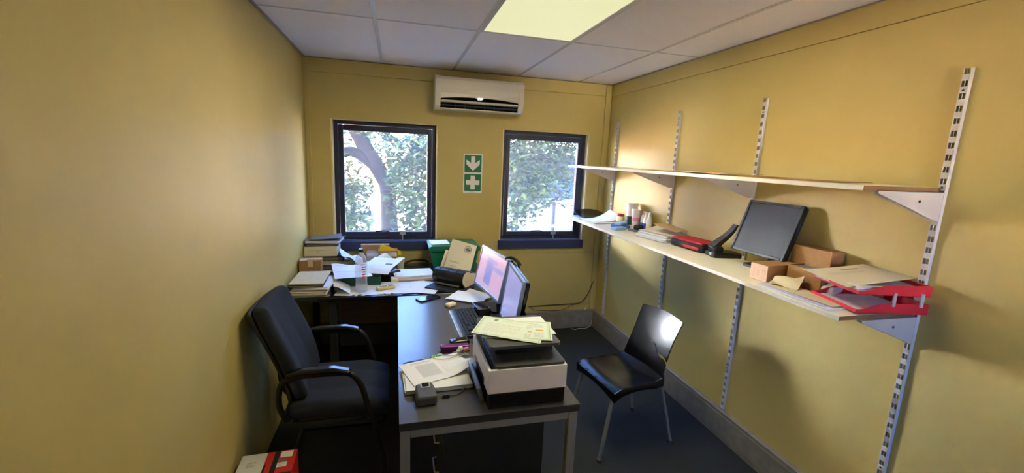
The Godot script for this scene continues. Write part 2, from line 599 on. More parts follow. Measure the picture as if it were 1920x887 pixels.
func room() -> void:
	var st := S()
	slab(st, Vector3(-0.3, -0.2, -0.3), Vector3(W + 0.3, 0, DEEP + 0.3), 0)
	built(st, "floor", M.carpet)
	st = S()
	slab(st, Vector3(-0.16, 0, -0.16), Vector3(0, 2.72, DEEP + 0.16), 0)
	built(st, "wall_left", M.wall)
	# right wall: core and the boards fixed to it, a narrow one along the ceiling
	st = S()
	slab(st, Vector3(W + 0.012, 0, -0.16), Vector3(W + 0.16, 2.72, DEEP + 0.16), 0)
	var wr := built(st, "wall_right", M.wall)
	st = S()
	slab(st, Vector3(W, 0, 0.0), Vector3(W + 0.012, 2.3665, DEEP), 0.002)
	part(st, "panel", M.wall, wr)
	st = S()
	slab(st, Vector3(W, 2.3695, 0.0), Vector3(W + 0.012, 2.60, DEEP), 0.002)
	part(st, "panel", M.wall, wr)
	# back wall round two window openings
	var ox := [0.194, 1.098, 1.698, 2.582]
	var oy := [0.935, 2.003]
	st = S()
	var za := -0.16
	var zb := -0.012
	slab(st, Vector3(-0.16, 0, za), Vector3(W + 0.16, oy[0], zb), 0)
	slab(st, Vector3(-0.16, oy[1], za), Vector3(W + 0.16, 2.72, zb), 0)
	slab(st, Vector3(-0.16, oy[0], za), Vector3(ox[0], oy[1], zb), 0)
	slab(st, Vector3(ox[1], oy[0], za), Vector3(ox[2], oy[1], zb), 0)
	slab(st, Vector3(ox[3], oy[0], za), Vector3(W + 0.16, oy[1], zb), 0)
	var wb := built(st, "wall_back", M.wall)
	var rows := [[0.0, 0.2405], [0.2435, 0.806], [0.809, 2.3665], [2.3695, 2.60]]
	for i in rows.size():
		var a: float = rows[i][0]
		var b: float = rows[i][1]
		st = S()
		if i != 2:
			slab(st, Vector3(0.0, a, zb), Vector3(2.716, b, 0), 0.002)
			part(st, "panel", M.wall, wb)
		else:
			slab(st, Vector3(0.0, a, zb), Vector3(2.716, oy[0], 0), 0.0)
			slab(st, Vector3(0.0, oy[1], zb), Vector3(2.716, b, 0), 0.0)
			slab(st, Vector3(0.0, oy[0], zb), Vector3(ox[0], oy[1], 0), 0.0)
			slab(st, Vector3(ox[1], oy[0], zb), Vector3(ox[2], oy[1], 0), 0.0)
			slab(st, Vector3(ox[3], oy[0], zb), Vector3(2.716, oy[1], 0), 0.0)
			part(st, "panel", M.wall, wb)
	st = S()
	slab(st, Vector3(2.719, 0.0, zb), Vector3(W, 2.60, 0.004), 0.003)
	part(st, "corner_strip", M.wall, wb)
	st = S()
	slab(st, Vector3(0.0, 0.0, zb), Vector3(0.04, 2.60, 0.005), 0.003)
	part(st, "corner_strip", M.wall, wb)
	st = S()
	# wall behind the camera with a window in it, whose daylight falls on the near faces of printer and desk
	var fx := [1.95, 2.7]
	var fy := [0.95, 2.1]
	slab(st, Vector3(-0.16, 0, DEEP), Vector3(W + 0.16, fy[0], DEEP + 0.16), 0)
	slab(st, Vector3(-0.16, fy[1], DEEP), Vector3(W + 0.16, 2.72, DEEP + 0.16), 0)
	slab(st, Vector3(-0.16, fy[0], DEEP), Vector3(fx[0], fy[1], DEEP + 0.16), 0)
	slab(st, Vector3(fx[1], fy[0], DEEP), Vector3(W + 0.16, fy[1], DEEP + 0.16), 0)
	built(st, "wall_front", M.frontwall)
	st = S()
	for r in [[fx[0], fy[0], fx[0] + 0.05, fy[1]], [fx[1] - 0.05, fy[0], fx[1], fy[1]], [fx[0] + 0.05, fy[0], fx[1] - 0.05, fy[0] + 0.05], [fx[0] + 0.05, fy[1] - 0.05, fx[1] - 0.05, fy[1]]]:
		slab(st, Vector3(r[0], r[1], DEEP + 0.06), Vector3(r[2], r[3], DEEP + 0.11), 0.003)
	var w3 := built(st, "window_3", M.frame)
	st = S()
	slab(st, Vector3(fx[0] + 0.045, fy[0] + 0.045, DEEP + 0.083), Vector3(fx[1] - 0.045, fy[1] - 0.045, DEEP + 0.088), 0)
	part(st, "pane", M.glass, w3)

func ceiling() -> void:
	var st := S()
	slab(st, Vector3(-0.3, 2.6, -0.3), Vector3(W + 0.3, 2.8, DEEP + 0.3), 0)
	var c := built(st, "ceiling", M.ceiling)
	var xs := [0.0, 0.6206, 1.2206, 1.8206, 2.4206, W]
	var zs := [0.0, 1.288, 2.488, 3.688, 4.3, DEEP]
	for i in 5:
		for j in 5:
			if i == 2 and j == 1:
				continue
			st = S()
			slab(st, Vector3(xs[i] + 0.004, H + 0.002, zs[j] + 0.004), Vector3(xs[i + 1] - 0.004, H + 0.016, zs[j + 1] - 0.004), 0.002)
			part(st, "ceiling_tile", M.ceiling, c)
	for i in range(1, 5):
		st = S()
		slab(st, Vector3(xs[i] - 0.012, H - 0.001, 0.0), Vector3(xs[i] + 0.012, H + 0.0015, DEEP), 0.0005)
		slab(st, Vector3(xs[i] - 0.0012, H, 0.0), Vector3(xs[i] + 0.0012, H + 0.035, DEEP), 0)
		part(st, "grid_bar", M.tbar, c)
	for j in range(1, 5):
		for i in 5:
			st = S()
			slab(st, Vector3(xs[i] + (0.0121 if i > 0 else 0.0), H - 0.0006, zs[j] - 0.008), Vector3(xs[i + 1] - (0.0121 if i < 4 else 0.0), H + 0.0015, zs[j] + 0.008), 0.0005)
			part(st, "grid_bar", M.tbar, c)
	# angle round the walls
	for e in [[Vector3(0, H - 0.0022, 0), Vector3(0.024, H - 0.0012, DEEP), Vector3(0, H - 0.0022, 0), Vector3(0.0015, H + 0.02, DEEP)],
			[Vector3(W - 0.02, H - 0.0022, 0), Vector3(W, H - 0.0012, DEEP), Vector3(W - 0.0015, H - 0.0022, 0), Vector3(W, H + 0.02, DEEP)],
			[Vector3(0.024, H - 0.0022, 0), Vector3(W - 0.02, H - 0.0012, 0.024), Vector3(0.024, H - 0.0022, 0), Vector3(W - 0.02, H + 0.02, 0.0015)]]:
		st = S()
		slab(st, e[0], e[1], 0.0003)
		slab(st, e[2], e[3], 0.0003)
		part(st, "wall_angle", M.angle, c)
	# the lit fitting
	var f := thing("ceiling_light", "lit rectangular fluorescent panel set in the ceiling grid", "ceiling light", Vector3(1.5206, H, 1.888))
	st = S()
	var hw := 0.288
	var hd := 0.588
	for s in [-1.0, 1.0]:
		slab(st, Vector3(s * hw - 0.01, -0.003, -hd - 0.01), Vector3(s * hw + 0.01, 0.02, hd + 0.01), 0.001)
		slab(st, Vector3(-hw + 0.01, -0.003, s * hd - 0.01), Vector3(hw - 0.01, 0.02, s * hd + 0.01), 0.001)
	slab(st, Vector3(-hw, 0.07, -hd), Vector3(hw, 0.08, hd), 0)
	part(st, "housing", M.tbar, f)
	st = S()
	slab(st, Vector3(-hw + 0.01, 0.0, -hd + 0.01), Vector3(hw - 0.01, 0.004, hd - 0.01), 0)
	var em := mat(rgb(120, 118, 100), 0.5)
	em.emission_enabled = true
	em.emission = rgb(240, 238, 186)
	em.emission_energy_multiplier = 0.525 * K
	part(st, "diffuser", em, f)

func windows() -> void:
	var n := 1
	for w in [[0.213, 1.085, 0.5, 0.75], [1.7112, 2.5658, 0.5, 0.61]]:
		var x0: float = w[0]
		var x1: float = w[1]
		var y0 := 0.9434
		var y1 := 1.9963
		var zf := -0.064
		var st := S()
		# outer frame
		var fw := 0.032
		for r in [[x0, y0, x0 + fw, y1], [x1 - fw, y0, x1, y1], [x0 + fw, y0, x1 - fw, y0 + fw], [x0 + fw, y1 - fw, x1 - fw, y1]]:
			slab(st, Vector3(r[0], r[1], zf - 0.06), Vector3(r[2], r[3], zf), 0.003)
		var o := built(st, "window_%d" % n, M.frame)
		# opening sash
		var a := x0 + fw + 0.003
		var b := x1 - fw - 0.003
		var c := y0 + fw + 0.003
		var d := y1 - fw - 0.003
		var sw := 0.042
		st = S()
		for r in [[a, c, a + sw, d], [b - sw, c, b, d], [a + sw, c, b - sw, c + sw], [a + sw, d - sw - 0.006, b - sw, d]]:
			slab(st, Vector3(r[0], r[1], zf - 0.045), Vector3(r[2], r[3], zf + 0.008), 0.004)
		var sash := part(st, "sash", M.frame, o)
		st = S()
		slab(st, Vector3(a + sw - 0.008, c + sw - 0.008, zf - 0.026), Vector3(b - sw + 0.008, d - sw + 0.002, zf - 0.021), 0)
		part(st, "pane", M.glass, sash, "dusty window glass")
		# handle and peg stay on the lower rail
		var hx := lerpf(x0, x1, 0.66)
		st = S()
		slab(st, Vector3(hx - 0.026, c + 0.012, zf + 0.008), Vector3(hx + 0.026, c + 0.05, zf + 0.014), 0.001)
		slab(st, Vector3(hx - 0.008, c - 0.03, zf + 0.012), Vector3(hx + 0.004, c + 0.02, zf + 0.024), 0.002)
		part(st, "stay_bracket", M.steel, sash)
		st = S()
		tube(st, [Vector3(hx - 0.24, c + sw + 0.004, zf + 0.012), Vector3(hx - 0.16, c + sw + 0.01, zf + 0.016), Vector3(hx - 0.12, c + sw + 0.002, zf + 0.014)], 0.006, 6)
		part(st, "catch", M.gasket, sash)
		# painted reveal and the board under the opening
		st = S()
		var e := 0.0005
		var ra: float = [0.194, 1.698][n - 1] + e
		var rb: float = [1.098, 2.582][n - 1] - e
		slab(st, Vector3(ra, 0.936, zf - 0.05), Vector3(x0 - 0.001, 2.002, 0.001), 0.001)
		slab(st, Vector3(x1 + 0.001, 0.936, zf - 0.05), Vector3(rb, 2.002, 0.001), 0.001)
		slab(st, Vector3(x0, 1.9968, zf - 0.05), Vector3(x1, 2.002, 0.001), 0.001)
		part(st, "reveal", M.reveal, o)
		st = S()
		slab(st, Vector3(ra - 0.012, 0.862, 0.0), Vector3(rb - 0.004, 0.945, 0.022), 0.003)
		slab(st, Vector3(ra, 0.9355, zf), Vector3(rb, 0.9429, 0.0), 0.0005)
		part(st, "sill_board", M.sill, o, "dark blue painted sill board")
		n += 1

# ------------------------------------------------------------------ outside the windows
func outside() -> void:
	var G := -2.8
	var st := S()
	slab(st, Vector3(-60, G - 0.2, -90), Vector3(70, G, 60), 0)
	var g := built(st, "ground", mottled(rgb(164, 158, 152), rgb(146, 140, 135), 0.9, 0.02, 0.1, 101))
	g.set_meta("label", "sunlit paved yard below the windows")
	# the tree: forked trunk, branches, leaves
	var bark := mottled(rgb(62, 54, 58), rgb(42, 37, 42), 0.9, 0.08, 2.0, 102, 4.0, 0.15)
	var t := thing("tree", "leafy tree with a forked trunk just outside the windows", "tree", Vector3(0.6, G, -5.0))
	var o := Vector3(-0.6, -G, 5.0)
	st = S()
	tube(st, path([Vector3(0.72, G, -5.0) + o, Vector3(0.62, -1.0, -5.0) + o, Vector3(0.6, 0.2, -5.0) + o, Vector3(0.56, 1.2, -5.0) + o], 5), [0.26, 0.25, 0.24, 0.225, 0.21, 0.2, 0.19, 0.185, 0.18, 0.175, 0.17, 0.165, 0.16, 0.158, 0.156, 0.155], 12)
	part(st, "trunk", bark, t)
	var limbs := [
		[[Vector3(0.54, 1.15, -5.0), Vector3(0.34, 1.5, -5.0), Vector3(0.08, 1.95, -5.05), Vector3(-0.2, 2.6, -5.1), Vector3(-0.4, 3.6, -5.2)], 0.16, 0.13],
		[[Vector3(0.3, 1.5, -5.0), Vector3(-0.05, 1.72, -4.95), Vector3(-0.4, 1.7, -4.9), Vector3(-1.0, 1.9, -4.9)], 0.12, 0.07],
		[[Vector3(0.58, 1.15, -5.0), Vector3(0.9, 1.55, -5.05), Vector3(1.5, 1.9, -5.1), Vector3(2.3, 2.1, -5.1), Vector3(2.9, 1.85, -5.0)], 0.11, 0.06],
		[[Vector3(2.7, 1.75, -5.0), Vector3(3.1, 1.98, -5.0), Vector3(3.35, 2.2, -5.0), Vector3(3.8, 2.9, -5.1)], 0.075, 0.06],
		[[Vector3(0.9, 1.55, -5.05), Vector3(1.1, 1.85, -5.2), Vector3(1.5, 2.6, -5.3), Vector3(1.8, 3.6, -5.4)], 0.07, 0.04],
		[[Vector3(2.9, 1.85, -5.0), Vector3(3.5, 1.6, -4.8), Vector3(4.1, 1.4, -4.7)], 0.035, 0.012],
		[[Vector3(0.62, 0.9, -5.0), Vector3(1.0, 1.1, -4.8), Vector3(1.4, 1.0, -4.7)], 0.03, 0.012]]
	for l in limbs:
		var ps := path(l[0].map(func(p): return p + o), 5)
		var rs := []
		for i in ps.size():
			rs.append(lerpf(l[1], l[2], float(i) / (ps.size() - 1)))
		st = S()
		tube(st, ps, rs, 9)
		part(st, "branch", bark, t)
	# leaves
	st = S()
	var f := func(u, v):
		var wd := sin(PI * clampf(v * 0.96 + 0.02, 0, 1)) * 0.5
		var s: float = (u - 0.5) * 2.0
		return Vector3(s * wd * 0.52, absf(s) * wd * 0.16 - (v - 0.5) * (v - 0.5) * 0.35, 0.5 - v)
	for i in 2:
		for j in 4:
			var a: Vector3 = f.call(i / 2.0, j / 4.0)
			var b: Vector3 = f.call((i + 1) / 2.0, j / 4.0)
			var c: Vector3 = f.call((i + 1) / 2.0, (j + 1) / 4.0)
			var d: Vector3 = f.call(i / 2.0, (j + 1) / 4.0)
			quad(st, a, b, c, d)
	var leaf := done(st)
	var lm := mat(Color.WHITE, 0.45)
	lm.vertex_color_use_as_albedo = true
	lm.backlight_enabled = true
	lm.backlight = Color(0.12, 0.17, 0.05)
	lm.cull_mode = BaseMaterial3D.CULL_DISABLED
	leaf.surface_set_material(0, lm)
	# centre, radii, leaves
	var cl := [
		[Vector3(-0.1, 0.95, -4.6), Vector3(0.4, 0.5, 0.5), 560],
		[Vector3(-0.15, 0.45, -4.4), Vector3(0.38, 0.35, 0.4), 420],
		[Vector3(-0.45, 1.5, -4.9), Vector3(0.45, 0.7, 0.6), 380],
		[Vector3(1.1, 1.6, -4.9), Vector3(0.5, 0.65, 0.6), 1000],
		[Vector3(1.05, 0.85, -4.7), Vector3(0.48, 0.6, 0.6), 1050],
		[Vector3(1.2, 0.3, -4.5), Vector3(0.5, 0.35, 0.5), 260],
		[Vector3(0.75, 1.35, -4.5), Vector3(0.22, 0.3, 0.25), 130],
		[Vector3(0.6, 1.95, -5.2), Vector3(0.45, 0.4, 0.5), 260],
		[Vector3(0.1, 2.35, -4.9), Vector3(0.7, 0.4, 0.6), 220],
		[Vector3(2.1, 1.6, -4.9), Vector3(0.9, 0.9, 0.8), 900],
		[Vector3(3.3, 1.75, -4.7), Vector3(0.65, 0.6, 0.6), 1600],
		[Vector3(3.45, 1.2, -4.6), Vector3(0.55, 0.45, 0.6), 1300],
		[Vector3(4.0, 1.75, -4.7), Vector3(0.55, 0.5, 0.6), 1000],
		[Vector3(4.35, 2.2, -4.8), Vector3(0.6, 0.4, 0.6), 380],
		[Vector3(4.2, 1.2, -4.5), Vector3(0.22, 0.4, 0.3), 130],
		[Vector3(3.2, 0.7, -4.5), Vector3(0.4, 0.3, 0.4), 260],
		[Vector3(2.85, 0.35, -4.4), Vector3(0.38, 0.28, 0.4), 190],
		[Vector3(2.4, 3.2, -4.8), Vector3(1.3, 0.7, 1.2), 1000, 1.5],
		[Vector3(4.6, 3.2, -4.8), Vector3(1.6, 0.8, 1.4), 1400, 1.6],
		[Vector3(-1.6, 3.8, -5.0), Vector3(1.2, 0.6, 1.2), 700, 1.5],
		[Vector3(-3.8, 4.6, -4.8), Vector3(1.8, 0.7, 1.8), 1300, 1.6]]
	var total := 0
	for c in cl:
		total += c[2]
	var mm := MultiMesh.new()
	mm.transform_format = MultiMesh.TRANSFORM_3D
	mm.use_colors = true
	mm.mesh = leaf
	mm.instance_count = total
	var k := 0
	for c in cl:
		for i in c[2]:
			var d := Vector3(rng.randfn(0, 0.5), rng.randfn(0, 0.5), rng.randfn(0, 0.5)).limit_length(1.15)
			var p: Vector3 = c[0] + d * c[1] + o
			var b := Basis.from_euler(Vector3(rng.randf_range(-0.9, 0.5), rng.randf_range(-PI, PI), rng.randf_range(-0.6, 0.6)))
			var s: float = rng.randf_range(0.09, 0.17) * (c[3] if c.size() > 3 else 1.0)
			mm.set_instance_transform(k, Transform3D(b.scaled(Vector3.ONE * s), p))
			var q := rng.randf()
			mm.set_instance_color(k, Color(0.05, 0.10, 0.022).lerp(Color(0.30, 0.46, 0.09), q * q * q))
			k += 1
	var mi := MultiMeshInstance3D.new()
	mi.multimesh = mm
	mi.name = "leaves"
	t.add_child(mi)
	mi.set_meta("kind", "stuff")
	# house with the slate blue roof on the right
	var h := thing("house", "white house with large blue grey sheet roof seen through right window", "building", Vector3(8.6, G, -14.0))
	st = S()
	slab(st, Vector3(-3.9, 0, -2.6), Vector3(4.4, 2.95, 1.9), 0.01)
	part(st, "wall", mat(rgb(226, 222, 222), 0.8), h)
	st = S()
	prism(st, Transform3D(Basis(Vector3(0, 0, -1), Vector3(0, 1, 0), Vector3(1, 0, 0)), Vector3(-4.3, 0, 0)), PackedVector2Array([Vector2(-2.2, 3.0), Vector2(-2.2, 3.08), Vector2(0.6, 5.6), Vector2(3.2, 3.08), Vector2(3.2, 3.0), Vector2(0.6, 5.52)]), 9.2)
	var roofm := mat(rgb(46, 52, 70), 0.7)
	var roof := part(st, "roof", roofm, h)
	st = S()
	slab(st, Vector3(-4.35, 2.92, 2.18), Vector3(4.9, 3.06, 2.3), 0.02)
	part(st, "gutter", M.white, roof)
	for px in [-3.4, -1.9, -0.4, 1.1, 2.6]:
		st = S()
		slab(st, Vector3(px - 0.05, 0, 2.1), Vector3(px + 0.05, 2.95, 2.2), 0.005)
		part(st, "post", M.darkgrey, h)
	st = S()
	slab(st, Vector3(-4.32, 3.12, -3.0), Vector3(4.9, 3.2, 2.16), 0.01)
	part(st, "ceiling_lining", mat(rgb(70, 74, 84), 0.8), roof)
	# far house behind the trunk
	var r := thing("house", "distant house with red tiled roof behind the tree trunk", "building", Vector3(-2.4, G, -18.0))
	st = S()
	slab(st, Vector3(-3, 0, -2), Vector3(2.6, 3.2, 2), 0.01)
	part(st, "wall", mat(rgb(226, 220, 214), 0.8), r)
	st = S()
	prism(st, Transform3D(Basis(Vector3(0, 0, -1), Vector3(0, 1, 0), Vector3(1, 0, 0)), Vector3(-3.3, 0, 0)), PackedVector2Array([Vector2(-2.4, 3.15), Vector2(0, 4.4), Vector2(2.4, 3.15)]), 6.2)
	part(st, "roof", mat(rgb(176, 112, 98), 0.85), r)
	st = S()
	slab(st, Vector3(0.9, 1.6, 2.0), Vector3(2.2, 2.6, 2.05), 0.01)
	part(st, "window", mat(rgb(120, 130, 160), 0.2), r)
	# the rest of the office building, above and on both sides of the room
	st = S()
	slab(st, Vector3(-14, G, -0.155), Vector3(-0.31, 8.5, 5.2), 0)
	slab(st, Vector3(W + 0.31, G, -0.155), Vector3(16, 8.5, 20.0), 0)
	slab(st, Vector3(-0.31, 2.81, -0.155), Vector3(W + 0.31, 8.5, 5.2), 0)
	slab(st, Vector3(-0.31, G, -0.155), Vector3(W + 0.31, -0.21, 5.2), 0)
	slab(st, Vector3(14.0, G, -4.5), Vector3(45, 12.6, -0.16), 0)
	built(st, "office_building", mottled(rgb(196, 180, 150), rgb(182, 166, 138), 0.85, 0.05, 0.5, 104))
	# sunlit house to the left, out of the picture: it throws the slanting light on the right wall
	var bh := thing("house", "pale blue painted upper storey in full sun left of the tree", "building", Vector3(-7.7, G, -10.0), 1.0)
	st = S()
	slab(st, Vector3(-2.6, 0, -4.0), Vector3(2.6, 5.0, 0), 0.01)
	part(st, "ground_floor", mat(rgb(96, 72, 60), 0.9), bh)
	st = S()
	slab(st, Vector3(-1.7, 5.0, -4.0), Vector3(1.7, 7.4, 0.05), 0.01)
	part(st, "upper_storey", mat(rgb(206, 224, 250), 0.8), bh)
	st = S()
	prism(st, at(Vector3(0, 7.4, -4.2)), PackedVector2Array([Vector2(-1.9, 0), Vector2(1.9, 0), Vector2(0, 0.9)]), 4.5)
	part(st, "roof", mat(rgb(110, 70, 60), 0.9), bh)
	# white palings, brick gate pier and garden wall
	var fc := thing("picket_fence", "white picket fence beside brick pier outside right window", "fence", Vector3(5.9, G, -9.5))
	for i in 12:
		st = S()
		slab(st, Vector3(i * 0.16, 0.1, 0), Vector3(i * 0.16 + 0.075, 2.62, 0.025), 0.004)
		part(st, "paling", M.white, fc)
	for y in [0.5, 2.3]:
		st = S()
		slab(st, Vector3(-0.1, y, -0.05), Vector3(2.0, y + 0.09, -0.001), 0.004)
		part(st, "fence_rail", M.white, fc)
	var pr_ := thing("brick_pier", "square brick gate pier below right window corner", "pillar", Vector3(5.36, G, -7.2))
	var bricks := []
	for i in 3:
		st = S()
		box(st, at(Vector3.ZERO), Vector3(0.215, 0.066, 0.1), 0.004)
		var bm := done(st)
		bm.surface_set_material(0, mat([rgb(120, 74, 62), rgb(106, 62, 52), rgb(132, 86, 72)][i], 0.9))
		bricks.append(bm)
	st = S()
	slab(st, Vector3(-0.208, 0, -0.208), Vector3(0.208, 2.45, 0.208), 0)
	part(st, "mortar_core", mat(rgb(120, 114, 108), 0.9), pr_)
	var nb := 0
	for row in range(14, 32):
		for side in 4:
			for q in 2:
				if nb >= 296:
					break
				var off := (q - 0.5) * 0.228 + (0.05 if row % 2 else -0.05)
				off = clampf(off, -0.115, 0.115)
				var xf := Transform3D(Basis(Vector3.UP, side * PI / 2), Vector3.ZERO) * at(Vector3(off, row * 0.077 + 0.04, 0.165))
				piece(bricks[(row * 7 + side * 3 + q * 5) % 3], "brick", pr_, xf)
				nb += 1
	st = S()
	slab(st, Vector3(-0.25, 2.45, -0.25), Vector3(0.25, 2.52, 0.25), 0.012)
	part(st, "cap", M.reveal, pr_)
	var gw := thing("garden_wall", "low curved brick wall with pale coping leading to the pier", "wall", Vector3(3.9, G, -7.3))
	st = S()
	slab(st, Vector3(-1.6, 0, -0.11), Vector3(1.2, 1.98, 0.11), 0.01)
	part(st, "brickwork", mottled(rgb(124, 78, 66), rgb(104, 62, 54), 0.9, 0.1, 2.0, 103), gw)
	st = S()
	slab(st, Vector3(-1.65, 1.98, -0.16), Vector3(1.2, 2.06, 0.16), 0.015)
	part(st, "coping", M.reveal, gw)
	# parked car, pale blue, low at the right of the left window
	var cb := thing("parked_car", "pale blue parked car half hidden by leaves in the yard", "car", Vector3(1.9, G, -13.0))
	st = S()
	prism(st, Transform3D(Basis(Vector3(1, 0, 0), Vector3(0, 1, 0), Vector3(0, 0, 1)), Vector3(0, 0, -0.8)), PackedVector2Array([Vector2(-2.0, 0.3), Vector2(2.0, 0.3), Vector2(2.05, 0.75), Vector2(1.5, 0.95), Vector2(0.9, 1.42), Vector2(-0.8, 1.45), Vector2(-1.5, 0.98), Vector2(-2.0, 0.9)]), 1.6)
	part(st, "car_body", mat(rgb(160, 196, 226), 0.25), cb)
	st = S()
	prism(st, at(Vector3(0, 0, 0.79)), PackedVector2Array([Vector2(-1.25, 1.0), Vector2(1.2, 1.0), Vector2(0.82, 1.36), Vector2(-0.74, 1.38)]), 0.02)
	part(st, "side_window", mat(rgb(40, 46, 56), 0.1), cb)
	for wx in [-1.25, 1.25]:
		st = S()
		lathe(st, at(Vector3(wx, 0.32, 0.66), 0, PI / 2), [Vector2(0, -0.01), Vector2(0.32, -0.01), Vector2(0.32, 0.17), Vector2(0, 0.18)], 18, false)
		part(st, "wheel", M.black, cb)

# ------------------------------------------------------------------ shelving on the right wall
func shelving() -> void:
	var where := ["by the corner of the room", "second from the corner", "third from the corner", "nearest the camera"]
	var zr := [0.2006, 1.1405, 1.922, 2.841]
	for i in 4:
		var z: float = zr[i]
		var r := thing("shelf_upright", "white slotted steel shelf upright on the yellow wall, " + where[i], "shelf rail", Vector3(W, 0.2, z), 0.0, "slotted shelf uprights")
		var st := S()
		var top := 2.1353 - 0.2
		slab(st, Vector3(-0.016, 0, -0.0125), Vector3(0, top, -0.0105), 0.0003)
		slab(st, Vector3(-0.016, 0, 0.0105), Vector3(0, top, 0.0125), 0.0003)
		slab(st, Vector3(-0.0175, 0, -0.0125), Vector3(-0.0155, top, -0.0095), 0.0003)
		slab(st, Vector3(-0.0175, 0, 0.0095), Vector3(-0.0155, top, 0.0125), 0.0003)
		slab(st, Vector3(-0.0175, 0, -0.0008), Vector3(-0.0155, top, 0.0008), 0.0003)
		var y := 0.0
		while y < top:
			slab(st, Vector3(-0.0177, y, -0.0096), Vector3(-0.0153, minf(y + 0.023, top), 0.0096), 0.0003)
			y += 0.045
		part(st, "channel", M.rail, r)
		for yy in [0.3, 0.9, 1.5, 1.88]:
			st = S()
			lathe(st, at(Vector3(-0.0178, yy - fmod(yy, 0.045) + 0.011, 0), 0, 0, PI / 2), [Vector2(0.0, 0.0), Vector2(0.005, 0.0), Vector2(0.004, 0.002), Vector2(0, 0.0025)], 8)
			part(st, "screw", M.darkgrey, r)
	var names := [["upper", SU], ["lower", SH]]
	for k in 2:
		var y: float = names[k][1]
		var s := thing("wall_shelf", ["long white upper wall shelf with raw chipboard end", "long white lower wall shelf loaded with office clutter"][k], "shelf", Vector3(SF, y, 0.006))
		var st := S()
		slab(st, Vector3(0.0, -0.018, 0.0), Vector3(W - SF - 0.019, 0, 2.8295), 0.001)
		part(st, "board", M.melamine, s)
		st = S()
		slab(st, Vector3(0.002, -0.0175, 2.8296), Vector3(W - SF - 0.02, -0.0005, 2.8306), 0.0002)
		part(st, "raw_end", M.chip, s, "bare brown chipboard end")
		st = S()
		slab(st, Vector3(-0.0012, -0.018, 0.0), Vector3(-0.0001, 0, 2.8295), 0.0003)
		part(st, "edging", M.white, s, "bright white edging strip")
		for i in 4:
			var b := thing("shelf_bracket", "triangular steel bracket under the %s shelf, %s" % [names[k][0], where[i]], "bracket", Vector3(W - 0.018, y - 0.018, zr[i]), 0.0, "shelf brackets")
			st = S()
			var tip := -0.335 if k == 0 else -0.29
			for sd in [-1.0, 1.0]:
				prism(st, at(Vector3(0, 0, sd * 0.0105 - 0.001)), PackedVector2Array([Vector2(0.0, 0.0), Vector2(tip, 0.0), Vector2(tip, -0.008), Vector2(-0.012, -0.112), Vector2(0.0, -0.112)]), 0.002)
			slab(st, Vector3(tip, -0.0015, -0.0105), Vector3(0, 0, 0.0105), 0.0003)
			part(st, "plate", M.bracket, b)
			st = S()
			lathe(st, at(Vector3(-0.12, -0.035, 0.0115), 0, PI / 2), [Vector2(0.0, 0.0), Vector2(0.006, 0.0), Vector2(0.005, 0.002), Vector2(0, 0.0022)], 10)
			part(st, "rivet", M.redcloth if i == 1 else M.darkgrey, b)

